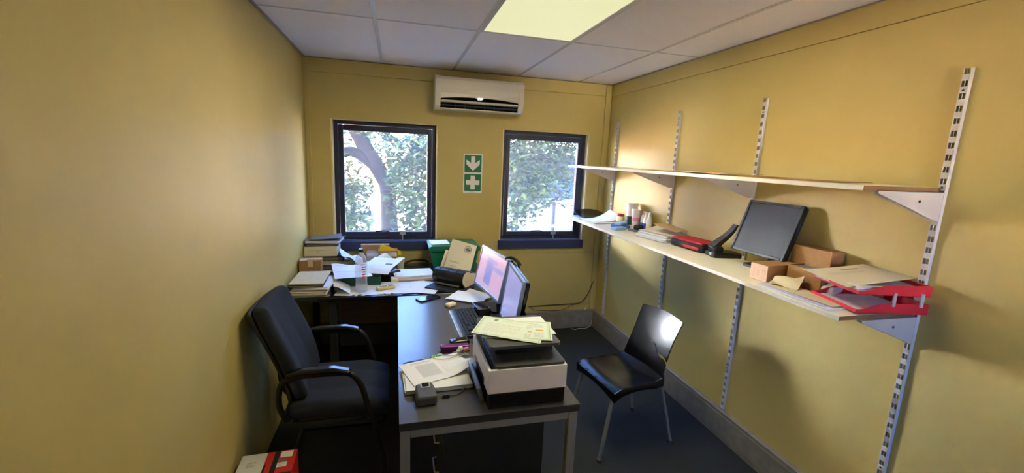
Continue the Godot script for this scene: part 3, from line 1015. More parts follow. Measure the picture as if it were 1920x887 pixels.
func air_conditioner() -> void:
	var a := thing("air_conditioner", "off-white split air conditioner between the windows, under the ceiling", "air conditioner", Vector3(1.44, 2.13, 0.0))
	var hw := 0.387
	# cross-section, x is out from the wall
	var prof := PackedVector2Array([Vector2(0.001, 0.0), Vector2(0.10, 0.0), Vector2(0.15, 0.012), Vector2(0.15, 0.1), Vector2(0.19, 0.112), Vector2(0.205, 0.13), Vector2(0.21, 0.17), Vector2(0.208, 0.235), Vector2(0.198, 0.258), Vector2(0.17, 0.268), Vector2(0.001, 0.268)])
	var turn := Basis(Vector3(0, 0, 1), Vector3(0, 1, 0), Vector3(-1, 0, 0))
	var st := S()
	prism(st, Transform3D(turn, Vector3(hw - 0.045, 0, 0)), prof, (hw - 0.045) * 2)
	part(st, "body", M.acwhite, a)
	var full := PackedVector2Array([Vector2(0.001, 0.0), Vector2(0.14, 0.0), Vector2(0.185, 0.02), Vector2(0.205, 0.07), Vector2(0.212, 0.13), Vector2(0.212, 0.24), Vector2(0.2, 0.262), Vector2(0.17, 0.27), Vector2(0.001, 0.27)])
	for s in [-1.0, 1.0]:
		st = S()
		prism(st, Transform3D(turn, Vector3(s * (hw - 0.0225) + 0.0225, 0, 0)), full, 0.045)
		part(st, "end_cap", M.acwhite, a)
	# arched dark intake slot under the front panel
	st = S()
	var arch := PackedVector2Array()
	for i in 25:
		var u := -1.0 + i / 12.0
		arch.append(Vector2(u * (hw - 0.046), 0.104 - 0.02 * absf(u) ** 2.2))
	arch.append(Vector2(hw - 0.046, 0.07))
	arch.append(Vector2(-hw + 0.046, 0.07))
	prism(st, at(Vector3(0, 0, 0.15)), arch, 0.04)
	part(st, "air_slot", M.void, a)
	st = S()
	var lip := PackedVector2Array()
	for i in 25:
		var u := -1.0 + i / 12.0
		lip.append(Vector2(u * (hw - 0.046), 0.103 - 0.02 * absf(u) ** 2.2))
	lip.append(Vector2(hw - 0.046, 0.135))
	lip.append(Vector2(-hw + 0.046, 0.135))
	prism(st, at(Vector3(0, 0, 0.15)), lip, 0.054)
	part(st, "front_panel", M.acwhite, a)
	st = S()
	box(st, at(Vector3(0, 0.063, 0.188), 0, -0.25), Vector3((hw - 0.048) * 2, 0.018, 0.02), 0.006)
	part(st, "louvre", M.acwhite, a)
	st = S()
	slab(st, Vector3(-hw + 0.046, 0.004, 0.14), Vector3(hw - 0.046, 0.052, 0.165), 0.002)
	part(st, "outlet", M.void, a)
	st = S()
	box(st, at(Vector3(0, 0.03, 0.172), 0, -0.5), Vector3((hw - 0.05) * 2, 0.006, 0.018), 0.002)
	part(st, "flap", M.darkgrey, a)
	for i in 8:
		st = S()
		slab(st, Vector3(-0.3 + i * 0.086 - 0.001, 0.006, 0.165), Vector3(-0.3 + i * 0.086 + 0.001, 0.05, 0.178), 0.0005)
		part(st, "vane", M.darkgrey, a)
	st = S()
	slab(st, Vector3(-hw + 0.046, -0.002, 0.12), Vector3(hw - 0.046, 0.006, 0.19), 0.003)
	part(st, "lower_lip", M.acwhite, a)
	# drop-shaped display hanging into the slot
	st = S()
	var drop := PackedVector2Array()
	for i in 13:
		var u := -1.0 + i / 6.0
		drop.append(Vector2(u * 0.05, 0.105 - 0.026 * (0.5 + 0.5 * cos(u * PI))))
	drop.append(Vector2(0.05, 0.12))
	drop.append(Vector2(-0.05, 0.12))
	prism(st, at(Vector3(-0.005, 0, 0.15)), drop, 0.058)
	part(st, "display_housing", M.acwhite, a)
	var led := mat(rgb(230, 240, 255), 0.3)
	led.emission_enabled = true
	led.emission = rgb(215, 235, 255)
	led.emission_energy_multiplier = 1.0 * K
	for i in 4:
		st = S()
		box(st, at(Vector3(-0.022 + i * 0.0115, 0.094 + (0.004 if i % 2 else 0.0), 0.2085)), Vector3(0.008, 0.014 if i % 2 else 0.018, 0.002), 0.0005)
		part(st, "display_segment", led, a, "glowing white display segment")

func sign_plate() -> void:
	var s := thing("safety_sign", "green and white first aid sign with arrow and cross between windows", "sign", Vector3(1.4235, 1.398, 0.0))
	var st := S()
	plate_up(st, Vector3(0, 0.18, 0.0002), 0.178, 0.362, 0.002, 0.008)
	part(st, "backing_plate", M.signwhite, s)
	for k in 2:
		var cy := 0.272 if k == 0 else 0.098
		st = S()
		plate_up(st, Vector3(0, cy, 0.0022), 0.158, 0.158, 0.0008, 0.008)
		part(st, "green_square", M.signgreen, s)
		st = S()
		if k == 0:
			prism(st, at(Vector3(0, cy, 0.003)), PackedVector2Array([Vector2(-0.019, 0.068), Vector2(0.019, 0.068), Vector2(0.019, 0.005), Vector2(0.062, 0.036), Vector2(0.062, -0.008), Vector2(0.0, -0.064), Vector2(-0.062, -0.008), Vector2(-0.062, 0.036), Vector2(-0.019, 0.005)]), 0.0006)
			part(st, "arrow", M.signwhite, s)
		else:
			prism(st, at(Vector3(0, cy, 0.003)), PackedVector2Array([Vector2(-0.021, 0.064), Vector2(0.021, 0.064), Vector2(0.021, 0.021), Vector2(0.064, 0.021), Vector2(0.064, -0.021), Vector2(0.021, -0.021), Vector2(0.021, -0.064), Vector2(-0.021, -0.064), Vector2(-0.021, -0.021), Vector2(-0.064, -0.021), Vector2(-0.064, 0.021), Vector2(-0.021, 0.021)]), 0.0006)
			part(st, "cross", M.signwhite, s)
	st = S()
	var c := Vector3(0, 0.0095, 0.0025)
	quad(st, c + Vector3(-0.05, -0.005, 0), c + Vector3(0.05, -0.005, 0), c + Vector3(0.05, 0.005, 0), c + Vector3(-0.05, 0.005, 0))
	part(st, "small_print", M.signtext, s)

func plate_up(st: SurfaceTool, c: Vector3, w: float, h: float, t: float, r: float) -> void:
	prism(st, at(c), round_rect(w, h, r), t)

func trunking() -> void:
	var st := S()
	slab(st, Vector3(W - 0.032, 0, 0.033), Vector3(W - 0.0003, 0.1913, DEEP), 0.004)
	var b := built(st, "baseboard_right", M.trunk)
	st = S()
	slab(st, Vector3(W - 0.035, 0.03, 0.034), Vector3(W - 0.0321, 0.165, DEEP), 0.0015)
	part(st, "cover", M.trunk, b)
	st = S()
	slab(st, Vector3(0.04, 0, 0.0052), Vector3(W - 0.0003, 0.1913, 0.032), 0.004)
	b = built(st, "baseboard_back", M.trunk)
	st = S()
	slab(st, Vector3(0.04, 0.03, 0.0321), Vector3(W - 0.04, 0.165, 0.035), 0.0015)
	part(st, "cover", M.trunk, b)

# ------------------------------------------------------------------ desks and chairs
func desks() -> void:
	var d := thing("desk", "grey laminate desk with silver square tube legs in mid room", "desk", Vector3(1.104, 0, 1.7625))
	var hx := 0.366
	var hz := 0.7585
	var st := S()
	slab(st, Vector3(-hx, DT - 0.033, -hz), Vector3(hx, DT - 0.0012, hz), 0.001)
	part(st, "edge_banding", M.edge, d)
	st = S()
	slab(st, Vector3(-hx, DT - 0.0011, -hz), Vector3(hx, DT, hz), 0.0004)
	part(st, "desktop", M.deskgrey, d)
	for s in [-1.0, 1.0]:
		for q in [-1.0, 1.0]:
			st = S()
			box(st, at(Vector3(q * (hx - 0.022), 0.353, s * (hz - 0.03))), Vector3(0.038, 0.706, 0.038), 0.003)
			part(st, "leg", M.deskleg, d)
		st = S()
		box(st, at(Vector3(0, 0.686, s * (hz - 0.03))), Vector3(hx * 2 - 0.084, 0.038, 0.036), 0.003)
		part(st, "end_rail", M.deskleg, d)
	for q in [-1.0, 1.0]:
		st = S()
		box(st, at(Vector3(q * (hx - 0.06), 0.688, 0)), Vector3(0.03, 0.034, hz * 2 - 0.1), 0.003)
		part(st, "side_rail", M.deskleg, d)
	# drawer pedestal under the near end, drawers towards the office chair
	var p := thing("drawer_pedestal", "black drawer pedestal under the near end of the grey desk", "drawer unit", Vector3(1.19, 0.0, 2.0))
	st = S()
	slab(st, Vector3(-0.235, 0.03, -0.2), Vector3(0.25, 0.55, 0.2), 0.003)
	part(st, "carcass", M.softblack, p)
	for i in 3:
		st = S()
		slab(st, Vector3(-0.254, 0.045 + i * 0.168, -0.197), Vector3(-0.236, 0.208 + i * 0.168, 0.197), 0.002)
		var dr := part(st, "drawer_front", M.softblack, p)
		st = S()
		var y := 0.14 + i * 0.168
		tube(st, [Vector3(-0.254, y, -0.06), Vector3(-0.275, y, -0.055), Vector3(-0.275, y, 0.055), Vector3(-0.254, y, 0.06)], 0.005, 6)
		part(st, "handle", M.steel, dr)
	for s in [[-0.2, -0.16], [0.2, -0.16], [-0.2, 0.16], [0.2, 0.16]]:
		st = S()
		lathe(st, at(Vector3(s[0], 0.015, s[1] - 0.01), 0, PI / 2), [Vector2(0, 0), Vector2(0.015, 0), Vector2(0.015, 0.02), Vector2(0, 0.02)], 12, false)
		part(st, "castor", M.black, p)
	# second table along the back wall
	var t := thing("side_table", "black topped side table against the window wall under papers", "table", Vector3(0.74, 0, 0.51))
	st = S()
	slab(st, Vector3(-0.735, DT - 0.03, -0.47), Vector3(0.735, DT - 0.0005, 0.468), 0.004)
	part(st, "tabletop", M.blacktop, t)
	for s in [[-0.44, 0.42], [0.68, 0.42], [-0.69, -0.4], [0.68, -0.4]]:
		st = S()
		box(st, at(Vector3(s[0], (DT - 0.031) / 2, s[1])), Vector3(0.05, DT - 0.032, 0.05), 0.003)
		part(st, "leg", M.softblack, t)
	st = S()
	slab(st, Vector3(-0.414, 0.478, 0.29), Vector3(0.653, DT - 0.031, 0.306), 0.002)
	part(st, "modesty_panel", M.brown, t)
	st = S()
	slab(st, Vector3(-0.414, 0.3, 0.27), Vector3(0.653, 0.474, 0.284), 0.002)
	part(st, "lower_panel", M.softblack, t)

func plastic_chair() -> void:
	var c := thing("plastic_chair", "glossy black plastic chair with cracked backrest and metal legs", "chair", Vector3(2.12, 0, 1.765), 0.13)
	# local: the sitter looks along -x, +z is the side nearest the camera
	var seat := func(u, v):
		var z: float = (u - 0.5) * 2.0
		var w := lerpf(0.205, 0.19, v)
		var x := lerpf(-0.215, 0.15, v)
		var y := 0.452 - 0.014 * (1.0 - z * z) * sin(PI * clampf(v * 1.1, 0, 1)) - 0.02 * pow(maxf(0.0, 1.0 - v * 5.0), 2.0) + 0.02 * pow(maxf(0.0, v * 4.0 - 3.0), 2.0)
		return Vector3(x, y, z * w)
	var st := S()
	shell(st, func(u, v): return seat.call(u, v), 20, 20, 0.008)
	# apron round the seat
	for sd in [0.0, 1.0]:
		shell(st, func(u, v):
			var uu: float = u if sd == 1.0 else 1.0 - u
			var p: Vector3 = seat.call(sd, 1.0 - uu)
			var dip: float = 0.058 - 0.026 * sin(PI * clampf(uu, 0, 1))
			return p + Vector3(0, -(1.0 - v) * dip, (1 if sd == 1.0 else -1) * 0.003 * sin(v * PI)), 16, 4, 0.006)
	shell(st, func(u, v):
		var p: Vector3 = seat.call(u, 0.0)
		var dip: float = 0.055 - 0.022 * sin(PI * u)
		return p + Vector3(-0.004 * sin(v * PI), -(1.0 - v) * dip, 0), 16, 4, 0.006)
	part(st, "seat", M.chairblack, c)
	var back := func(z: float, v: float):
		# v 0 at the seat, 1 at the top edge
		var w := lerpf(0.188, 0.185, v) * (1.0 - 0.05 * sin(v * PI))
		var y := 0.474 + v * 0.335 - 0.012 * z * z * v
		var x := 0.158 + 0.03 * v + 0.10 * v * v - 0.022 * (z * z) * (0.4 + 0.6 * v) + 0.018 * sin(v * PI)
		return Vector3(x, y, z * w)
	# the crack runs from the near edge up into the middle
	var mid := func(z: float): return 0.42 - 0.2 * z + 0.03 * sin(z * 9.0)
	var gap := func(z: float): return 0.055 * clampf((z + 0.15) / 1.15, 0.0, 1.0)
	st = S()
	shell(st, func(u, v):
		var z: float = 1.0 - 2.0 * u
		return back.call(z, v * (mid.call(z) - gap.call(z) * 0.5)), 24, 12, 0.009)
	shell(st, func(u, v):
		var z: float = 1.0 - 2.0 * u
		var lo: float = mid.call(z) + gap.call(z) * 0.5
		return back.call(z, lerpf(lo, 1.0, v)), 24, 14, 0.009)
	# joint between seat and back
	shell(st, func(u, v):
		var z: float = 1.0 - 2.0 * u
		var a: Vector3 = seat.call(1.0 - u, 1.0)
		var b: Vector3 = back.call(z, 0.0)
		return a.lerp(b, v) + Vector3(0.006, -0.004, 0) * sin(v * PI), 24, 5, 0.009)
	part(st, "backrest", M.chairblack, c)
	for s in [-1.0, 1.0]:
		for q in [-1.0, 1.0]:
			st = S()
			var top := Vector3(0.15 if q > 0 else -0.185, 0.435, s * 0.165)
			var foot := Vector3(0.262 if q > 0 else -0.268, 0.012, s * 0.192)
			tube(st, [top, foot], 0.0125, 10)
			var l := part(st, "leg", M.alu, c)
			st = S()
			lathe(st, at(Vector3(foot.x, 0.0, foot.z)), [Vector2(0.0, 0.0), Vector2(0.016, 0.0), Vector2(0.016, 0.022), Vector2(0.0, 0.024)], 12, false)
			part(st, "foot_cap", M.darkgrey, l)

func office_chair() -> void:
	var c := thing("office_chair", "black fabric armchair with padded back by the left wall", "chair", Vector3(0.42, 0, 1.62))
	var st := S()
	# backrest, leaning to the wall
	var x := Transform3D(Basis(Vector3(0, 0, 1), deg_to_rad(15.5)), Vector3(-0.27, 0.715, 0.0))
	rbox(st, x, Vector3(0.075, 0.53, 0.46), 0.034, 16, func(p: Vector3):
		var z: float = p.z / 0.23
		var fr: float = 1.0 if p.x > 0 else 0.0
		p.x += 0.035 * z * z + 0.02 * cos(p.y * 7.0 + 0.9)
		p.x -= fr * 0.012 * exp(-pow((absf(p.z) - 0.085) / 0.012, 2.0)) * smoothstep(0.24, 0.1, absf(p.y))
		p.z *= 1.0 - 0.10 * smoothstep(0.12, 0.27, p.y) * absf(z) - 0.12 * smoothstep(-0.1, -0.27, p.y)
		return p)
	var b := part(st, "backrest", M.fabric, c)
	st = S()
	rbox(st, x * at(Vector3(-0.048, 0, 0)), Vector3(0.02, 0.5, 0.42), 0.009, 12, func(p: Vector3):
		var z: float = p.z / 0.23
		p.x += 0.035 * z * z + 0.02 * cos(p.y * 7.0 + 0.9)
		return p)
	part(st, "back_shell", M.black, b)
	st = S()
	rbox(st, at(Vector3(0.02, 0.425, 0)), Vector3(0.5, 0.095, 0.49), 0.04, 14, func(p: Vector3):
		p.y += -0.03 * smoothstep(0.1, 0.25, p.x) + 0.008 * (1.0 - pow(p.z / 0.24, 2.0)) - 0.01 * exp(-pow((absf(p.z) - 0.1) / 0.02, 2.0)) * (1.0 if p.y > 0 else 0.0)
		return p)
	part(st, "seat", M.fabric, c)
	st = S()
	rbox(st, at(Vector3(0.02, 0.37, 0)), Vector3(0.44, 0.025, 0.43), 0.01, 6)
	part(st, "seat_pan", M.black, c)
	for s in [-1.0, 1.0]:
		var z: float = s * 0.275
		st = S()
		tube(st, path([Vector3(-0.22, 0.40, z * 0.9), Vector3(-0.245, 0.5, z), Vector3(-0.23, 0.61, z), Vector3(-0.16, 0.645, z), Vector3(0.02, 0.648, z), Vector3(0.09, 0.635, z), Vector3(0.135, 0.57, z), Vector3(0.165, 0.46, z), Vector3(0.2, 0.33, z * 0.98), Vector3(0.235, 0.16, z * 0.97), Vector3(0.24, 0.06, z * 0.97), Vector3(0.2, 0.017, z * 0.97), Vector3(0.05, 0.0155, z * 0.97), Vector3(-0.26, 0.0155, z * 0.97)], 5), 0.0145, 9)
		part(st, "side_frame", M.black, c)
		st = S()
		rbox(st, at(Vector3(-0.06, 0.668, z)), Vector3(0.30, 0.03, 0.052), 0.013, 8, func(p: Vector3):
			p.y -= 0.02 * smoothstep(0.06, 0.15, p.x) + 0.012 * smoothstep(-0.08, -0.15, p.x)
			return p)
		part(st, "armrest", M.gloss, c)
		st = S()
		tube(st, [Vector3(-0.17, 0.38, s * 0.2), Vector3(-0.2, 0.4, z * 0.94)], 0.011, 8)
		tube(st, [Vector3(0.14, 0.375, s * 0.2), Vector3(0.19, 0.365, z * 0.985)], 0.011, 8)
		part(st, "seat_bracket", M.black, c)
	st = S()
	tube(st, [Vector3(-0.26, 0.0155, -0.267), Vector3(-0.26, 0.0155, 0.267)], 0.0145, 9)
	part(st, "floor_bar", M.black, c)
	st = S()
	tube(st, path([Vector3(-0.15, 0.38, 0), Vector3(-0.23, 0.39, 0), Vector3(-0.285, 0.46, 0), Vector3(-0.30, 0.6, 0)], 4), 0.02, 8)
	part(st, "back_strut", M.black, c)

# ------------------------------------------------------------------ on the grey desk
func monitor(called: String, label: String, c: Vector3, yaw: float, tilt: float, w: float, h: float, base_y: float, screen: Material, bezel: Material, rear: Material, foot: Vector2, group := "") -> Node3D:
	# the screen looks along local -x
	var o := thing(called, label, "monitor", Vector3(c.x, base_y, c.z), yaw, group)
	var x := Transform3D(Basis(Vector3(0, 0, 1), -tilt), Vector3(0, c.y - base_y, 0))
	var st := S()
	var bz := 0.016
	for s in [-1.0, 1.0]:
		box(st, x * at(Vector3(0.004, 0, s * (w / 2 - bz / 2))), Vector3(0.018, h, bz), 0.002)
		box(st, x * at(Vector3(0.004, s * (h / 2 - bz / 2), 0)), Vector3(0.018, bz, w - 2 * bz - 0.0006), 0.002)
	part(st, "bezel", bezel, o)
	st = S()
	var hw := w / 2 - bz + 0.001
	var hh := h / 2 - bz + 0.001
	quad(st, x * Vector3(-0.001, -hh, -hw), x * Vector3(-0.001, -hh, hw), x * Vector3(-0.001, hh, hw), x * Vector3(-0.001, hh, -hw))
	quad(st, x * Vector3(0.002, -hh, hw), x * Vector3(0.002, -hh, -hw), x * Vector3(0.002, hh, -hw), x * Vector3(0.002, hh, hw), Vector2.ZERO, Vector2.ZERO)
	part(st, "screen", screen, o)
	st = S()
	box(st, x * at(Vector3(0.024, 0, 0)), Vector3(0.022, h * 0.985, w * 0.985), 0.006)
	rbox(st, x * at(Vector3(0.042, -0.01, 0)), Vector3(0.03, h * 0.6, w * 0.6), 0.012, 6)
	part(st, "rear_housing", rear, o)
	st = S()
	tube(st, path([x * Vector3(0.05, -h * 0.15, 0), Vector3(0.075, (c.y - base_y) * 0.55, 0), Vector3(0.07, 0.012, 0)], 5), 0.02, 10)
	part(st, "neck", rear, o)
	st = S()
	plate(st, at(Vector3(0.04, 0, 0)), foot.x, foot.y, 0.014, 0.03)
	part(st, "foot", rear, o)
	return o

func screen_material(w: int, h: int, bg: Color, rects: Array, energy: float) -> StandardMaterial3D:
	var im := Image.create(w, h, false, Image.FORMAT_RGB8)
	im.fill(bg)
	for r in rects:
		im.fill_rect(Rect2i(int(r[0] * w), int(r[1] * h), int((r[2] - r[0]) * w), int((r[3] - r[1]) * h)), r[4])
	var m := mat(rgb(16, 16, 20), 0.25)
	m.emission_enabled = true
	m.emission = Color.BLACK
	m.emission_texture = ImageTexture.create_from_image(im)
	m.emission_energy_multiplier = energy * K
	return m

func desk_things() -> void:
	var st: SurfaceTool
	# monitors
	var s1 := screen_material(240, 150, rgb(222, 184, 220), [[0.3, 0.16, 0.56, 0.86, rgb(150, 156, 226)], [0.3, 0.16, 0.7, 0.26, rgb(160, 160, 226)], [0.56, 0.3, 0.96, 0.42, rgb(176, 170, 226)], [0.04, 0.92, 0.96, 1.0, rgb(200, 190, 230)]], 0.54)
	var bez := mat(rgb(120, 140, 190), 0.3)
	monitor("monitor", "computer monitor with pink and lilac windows on its lit screen", Vector3(1.327, 0.995, 1.345), 0.142, 0.209, 0.479, 0.28, DT, s1, bez, M.gloss, Vector2(0.1, 0.2), "desk monitors")
	var s2 := screen_material(240, 150, rgb(168, 168, 224), [], 0.5)
	monitor("monitor", "computer monitor nearest the printer with a plain lilac screen", Vector3(1.336, 0.978, 1.85), -0.08, 0.149, 0.413, 0.319, DT, s2, bez, M.gloss, Vector2(0.17, 0.2), "desk monitors")
	# cable slung over the gap between the monitors
	st = S()
	tube(st, path([Vector3(1.37, 1.142, 1.57), Vector3(1.39, 1.148, 1.59), Vector3(1.41, 1.143, 1.62), Vector3(1.425, 1.128, 1.65), Vector3(1.43, 1.10, 1.66)], 5), 0.007, 7)
	tube(st, path([Vector3(1.365, 1.138, 1.575), Vector3(1.395, 1.155, 1.6), Vector3(1.425, 1.142, 1.64), Vector3(1.44, 1.12, 1.665)], 5), 0.006, 7)
	var nb := thing("docking_box", "small black box device below the pink screened monitor", "device", Vector3(1.262, DT, 1.40), 0.12)
	var bs := S()
	rbox(bs, at(Vector3(0, 0.026, 0)), Vector3(0.085, 0.05, 0.15), 0.006, 4)
	part(bs, "case", M.gloss, nb)
	bs = S()
	tube(bs, path([Vector3(-0.03, 0.052, -0.05), Vector3(0.0, 0.062, 0.0), Vector3(0.03, 0.052, 0.05)], 5), 0.003, 6)
	part(bs, "lead", M.softblack, nb)
	solo(st, "webcam_cable", M.softblack, "black cable bundle draped over the corner between the two monitors", "cable")
	# keyboard
	var k := thing("keyboard", "black computer keyboard with silver front edge on grey desk", "keyboard", Vector3(1.152, DT, 1.585), 0.03)
	st = S()
	rbox(st, at(Vector3(0, 0.012, 0), 0, 0, 0.05), Vector3(0.145, 0.02, 0.43), 0.006, 4)
	part(st, "case", M.black, k)
	st = S()
	rbox(st, at(Vector3(-0.08, 0.0085, 0)), Vector3(0.02, 0.012, 0.43), 0.004, 4)
	part(st, "silver_edge", M.silver, k)
	st = S()
	box(st, at(Vector3.ZERO), Vector3(0.0165, 0.008, 0.0165), 0.002)
	var key := done(st)
	key.surface_set_material(0, M.softblack)
	st = S()
	box(st, at(Vector3.ZERO), Vector3(0.0165, 0.008, 0.11), 0.002)
	var bar := done(st)
	bar.surface_set_material(0, M.softblack)
	for r in 6:
		var x := 0.058 - r * 0.0195 - (0.004 if r > 0 else 0.0)
		var y := 0.0245 + x * 0.05
		var n := 21
		for i in n:
			var z := -0.2 + i * 0.02
			if r == 5 and i >= 4 and i <= 9:
				if i == 4:
					piece(bar, "space_bar", k, at(Vector3(x, y, z + 0.05), 0, 0, 0.05))
				continue
			if (i == 14 or i == 18) and r > 0 and r < 5 and r % 2 == 0:
				continue
			piece(key, "key", k, at(Vector3(x, y, z), 0, 0, 0.05))
	# black mouse
	var ms := thing("computer_mouse", "black optical mouse with pale wheel beside the purple stapler", "mouse", Vector3(1.055, DT, 1.868), 0.12)
	st = S()
	rbox(st, at(Vector3(0, 0.018, 0)), Vector3(0.108, 0.036, 0.06), 0.017, 8, func(p: Vector3):
		p.y *= 1.0 - 0.25 * smoothstep(0.0, 0.06, -p.x)
		return p)
	part(st, "shell", M.gloss, ms)
	st = S()
	lathe(st, at(Vector3(-0.025, 0.031, -0.003), 0, PI / 2), [Vector2(0, 0), Vector2(0.007, 0), Vector2(0.007, 0.007), Vector2(0, 0.007)], 12, false)
	part(st, "wheel", M.white, ms)
	st = S()
	tube(st, path([Vector3(0.054, 0.012, 0), Vector3(0.08, 0.006, 0.01), Vector3(0.13, 0.004, -0.03), Vector3(0.16, 0.004, -0.07)], 5), 0.0022, 6)
	part(st, "cable", M.softblack, ms)
	# small white mouse further back
	st = S()
	rbox(st, at(Vector3(0, 0.014, 0)), Vector3(0.075, 0.028, 0.045), 0.013, 6)
	solo(st, "computer_mouse", M.cream, "small cream white mouse in front of the loose papers by the keyboard", "mouse", Vector3(1.082, DT, 1.262), 0.6)
	# papers by the monitor foot
	for i in 3:
		st = S()
		sheet(st, at(Vector3.ZERO), 0.19, 0.26, func(u, v): return 0.005 * u * u + 0.002 * v)
		solo(st, "paper_sheet", [M.paper, M.paperwarm, M.paper][i], ["lowest of the loose sheets between binder and keyboard", "cream sheet in the loose papers between binder and keyboard", "top white sheet of the loose papers between binder and keyboard"][i], "paper", Vector3([1.22, 1.26, 1.225][i], DT + 0.0008 + i * 0.006, [1.10, 1.07, 1.12][i]), [0.9, 0.6, 0.98][i])
	# phone
	var ph := thing("mobile_phone", "black glossy mobile phone lying at the back of the grey desk", "phone", Vector3(0.945, DT, 1.085), 0.52)
	st = S()
	plate(st, at(Vector3.ZERO), 0.165, 0.078, 0.011, 0.01)
	part(st, "body", M.gloss, ph)
	st = S()
	plate(st, at(Vector3(0, 0.0111, 0)), 0.152, 0.068, 0.0006, 0.004)
	part(st, "screen_glass", mat(rgb(20, 22, 28), 0.08), ph)
	# stapler, pens, keys
	var sp := thing("stapler", "purple stapler lying behind the paper pile on the desk", "stapler", Vector3(1.02, DT, 1.94), 0.03)
	st = S()
	rbox(st, at(Vector3(0, 0.024, 0), 0, 0, -0.03), Vector3(0.15, 0.026, 0.04), 0.009, 6)
	part(st, "arm", M.purple, sp)
	st = S()
	rbox(st, at(Vector3(0, 0.006, 0)), Vector3(0.155, 0.011, 0.036), 0.004, 4)
	part(st, "base", M.purple, sp)
	var pens := [["ballpoint_pen", "dark blue pen with black tip pointing left beside papers", M.blue, Vector3(0.83, DT + 0.006, 2.03), 0.2], ["ballpoint_pen", "black pen in front of the purple stapler", M.black, Vector3(0.91, DT + 0.006, 2.005), 0.14], ["ballpoint_pen", "brown pen closest to the purple stapler", M.brown, Vector3(0.985, DT + 0.006, 1.985), 0.3]]
	for p in pens:
		var pn := thing(p[0], p[1], "pen", p[3], p[4], "pens beside the stapler")
		st = S()
		tube(st, [Vector3(-0.05, 0, 0), Vector3(0.06, 0, 0)], 0.0055, 8)
		part(st, "barrel", p[2], pn)
		st = S()
		tube(st, [Vector3(-0.072, -0.001, 0), Vector3(-0.05, 0, 0)], [0.0012, 0.005], 8)
		part(st, "tip", M.darkgrey, pn)
		st = S()
		slab(st, Vector3(0.02, 0.0055, -0.002), Vector3(0.06, 0.0075, 0.002), 0.0005)
		part(st, "clip", M.steel, pn)
	var lg := thing("lanyard_tag", "green and pale blue plastic tag lying on the pens", "tag", Vector3(0.92, DT + 0.013, 2.035), 0.25)
	st = S()
	for i in 4:
		tube(st, path([Vector3(-0.03 + i * 0.012, 0.002, 0.01), Vector3(-0.02 + i * 0.014, 0.012, -0.004), Vector3(-0.005 + i * 0.012, 0.004, -0.016)], 4), 0.005, 6)
	part(st, "loop", M.lime, lg)
	st = S()
	plate(st, at(Vector3(0.012, 0.006, -0.012), 0.4, 0.1), 0.05, 0.022, 0.003, 0.004)
	part(st, "card", M.lightblue, lg)
	# paper pile on the desk: lower reams and one curled page on top
	st = S()
	sheet(st, at(Vector3.ZERO), 0.28, 0.2, func(u, v): return 0.0004 + 0.001 * sin(u * 3.0))
	solo(st, "paper_sheet", M.paperwarm, "grey cream sheet poking out below the desk paper pile at its left", "paper", Vector3(0.895, DT + 0.0003, 2.19), 0.16)
	st = S()
	pile(st, 0.283, 0.205, 0.02, 8, 0.006, 5)
	solo(st, "paper_pile", M.paper, "thick white paper pile on the near end of the desk", "paper", Vector3(0.902, DT + 0.0024, 2.215), 0.03)
	st = S()
	sheet(st, at(Vector3.ZERO), 0.297, 0.21, func(u, v): return 0.002 + 0.055 * pow(maxf(0.0, u - 0.5) / 0.5, 2.0) * smoothstep(0.25, 1.0, v), 0.0006, 16)
	solo(st, "printed_page", M.docwide, "printed white page with curled corner on top of the desk paper pile", "paper", Vector3(0.912, DT + 0.0232, 2.155), 0.30)
	# keyring with toys
	var ky := thing("key_ring", "key ring with cord loop and white and pink charms on papers", "keys", Vector3(1.045, DT + 0.042, 2.03), 0.0)
	st = S()
	lathe(st, at(Vector3(-0.008, 0.012, 0)), [Vector2(0, -0.012), Vector2(0.012, -0.006), Vector2(0.014, 0.004), Vector2(0.008, 0.012), Vector2(0, 0.014)], 10)
	rbox(st, at(Vector3(-0.02, 0.006, 0.008)), Vector3(0.022, 0.014, 0.014), 0.006, 3)
	part(st, "white_charm", M.white, ky)
	st = S()
	rbox(st, at(Vector3(0.02, 0.008, 0.0), 0.4), Vector3(0.03, 0.018, 0.016), 0.006, 3)
	part(st, "pink_charm", M.pink, ky)
	st = S()
	var ring := []
	for i in 15:
		ring.append(Vector3(0.0 + cos(TAU * i / 14) * 0.014, -0.004, 0.014 + sin(TAU * i / 14) * 0.014))
	tube(st, ring, 0.0013, 5, false)
	part(st, "split_ring", M.steel, ky)
	for i in 2:
		st = S()
		slab(st, Vector3(-0.004, -0.008, 0.02 + i * 0.006), Vector3(0.03 - i * 0.05, -0.006, 0.032 + i * 0.006), 0.0005)
		part(st, "key", M.steel, ky)
	st = S()
	tube(st, path([Vector3(-0.015, -0.002, 0.008), Vector3(-0.05, -0.008, 0.045), Vector3(-0.1, -0.012, 0.05), Vector3(-0.14, -0.014, 0.03), Vector3(-0.135, -0.014, 0.0), Vector3(-0.09, -0.012, 0.012), Vector3(-0.04, -0.006, 0.035), Vector3(-0.012, -0.003, 0.02)], 5), 0.0016, 5)
	part(st, "cord_loop", M.cord, ky)
	# fingerprint reader and its lead
	var fr := thing("fingerprint_reader", "grey wedge fingerprint reader on the near left of the desk", "scanner", Vector3(0.845, DT, 2.372), 0.08)
	st = S()
	rbox(st, at(Vector3(0, 0.022, 0)), Vector3(0.085, 0.044, 0.105), 0.014, 8, func(p: Vector3):
		p.y = p.y * (1.0 + 0.32 * smoothstep(0.05, -0.05, p.z)) if p.y > 0 else p.y
		p.x *= 1.0 - 0.12 * smoothstep(0.0, -0.05, p.z)
		return p)
	part(st, "body", M.darkgrey, fr)
	st = S()
	plate(st, at(Vector3(0.002, 0.0505, -0.026), 0, 0.13), 0.04, 0.034, 0.002, 0.006)
	part(st, "bezel", M.silver, fr)
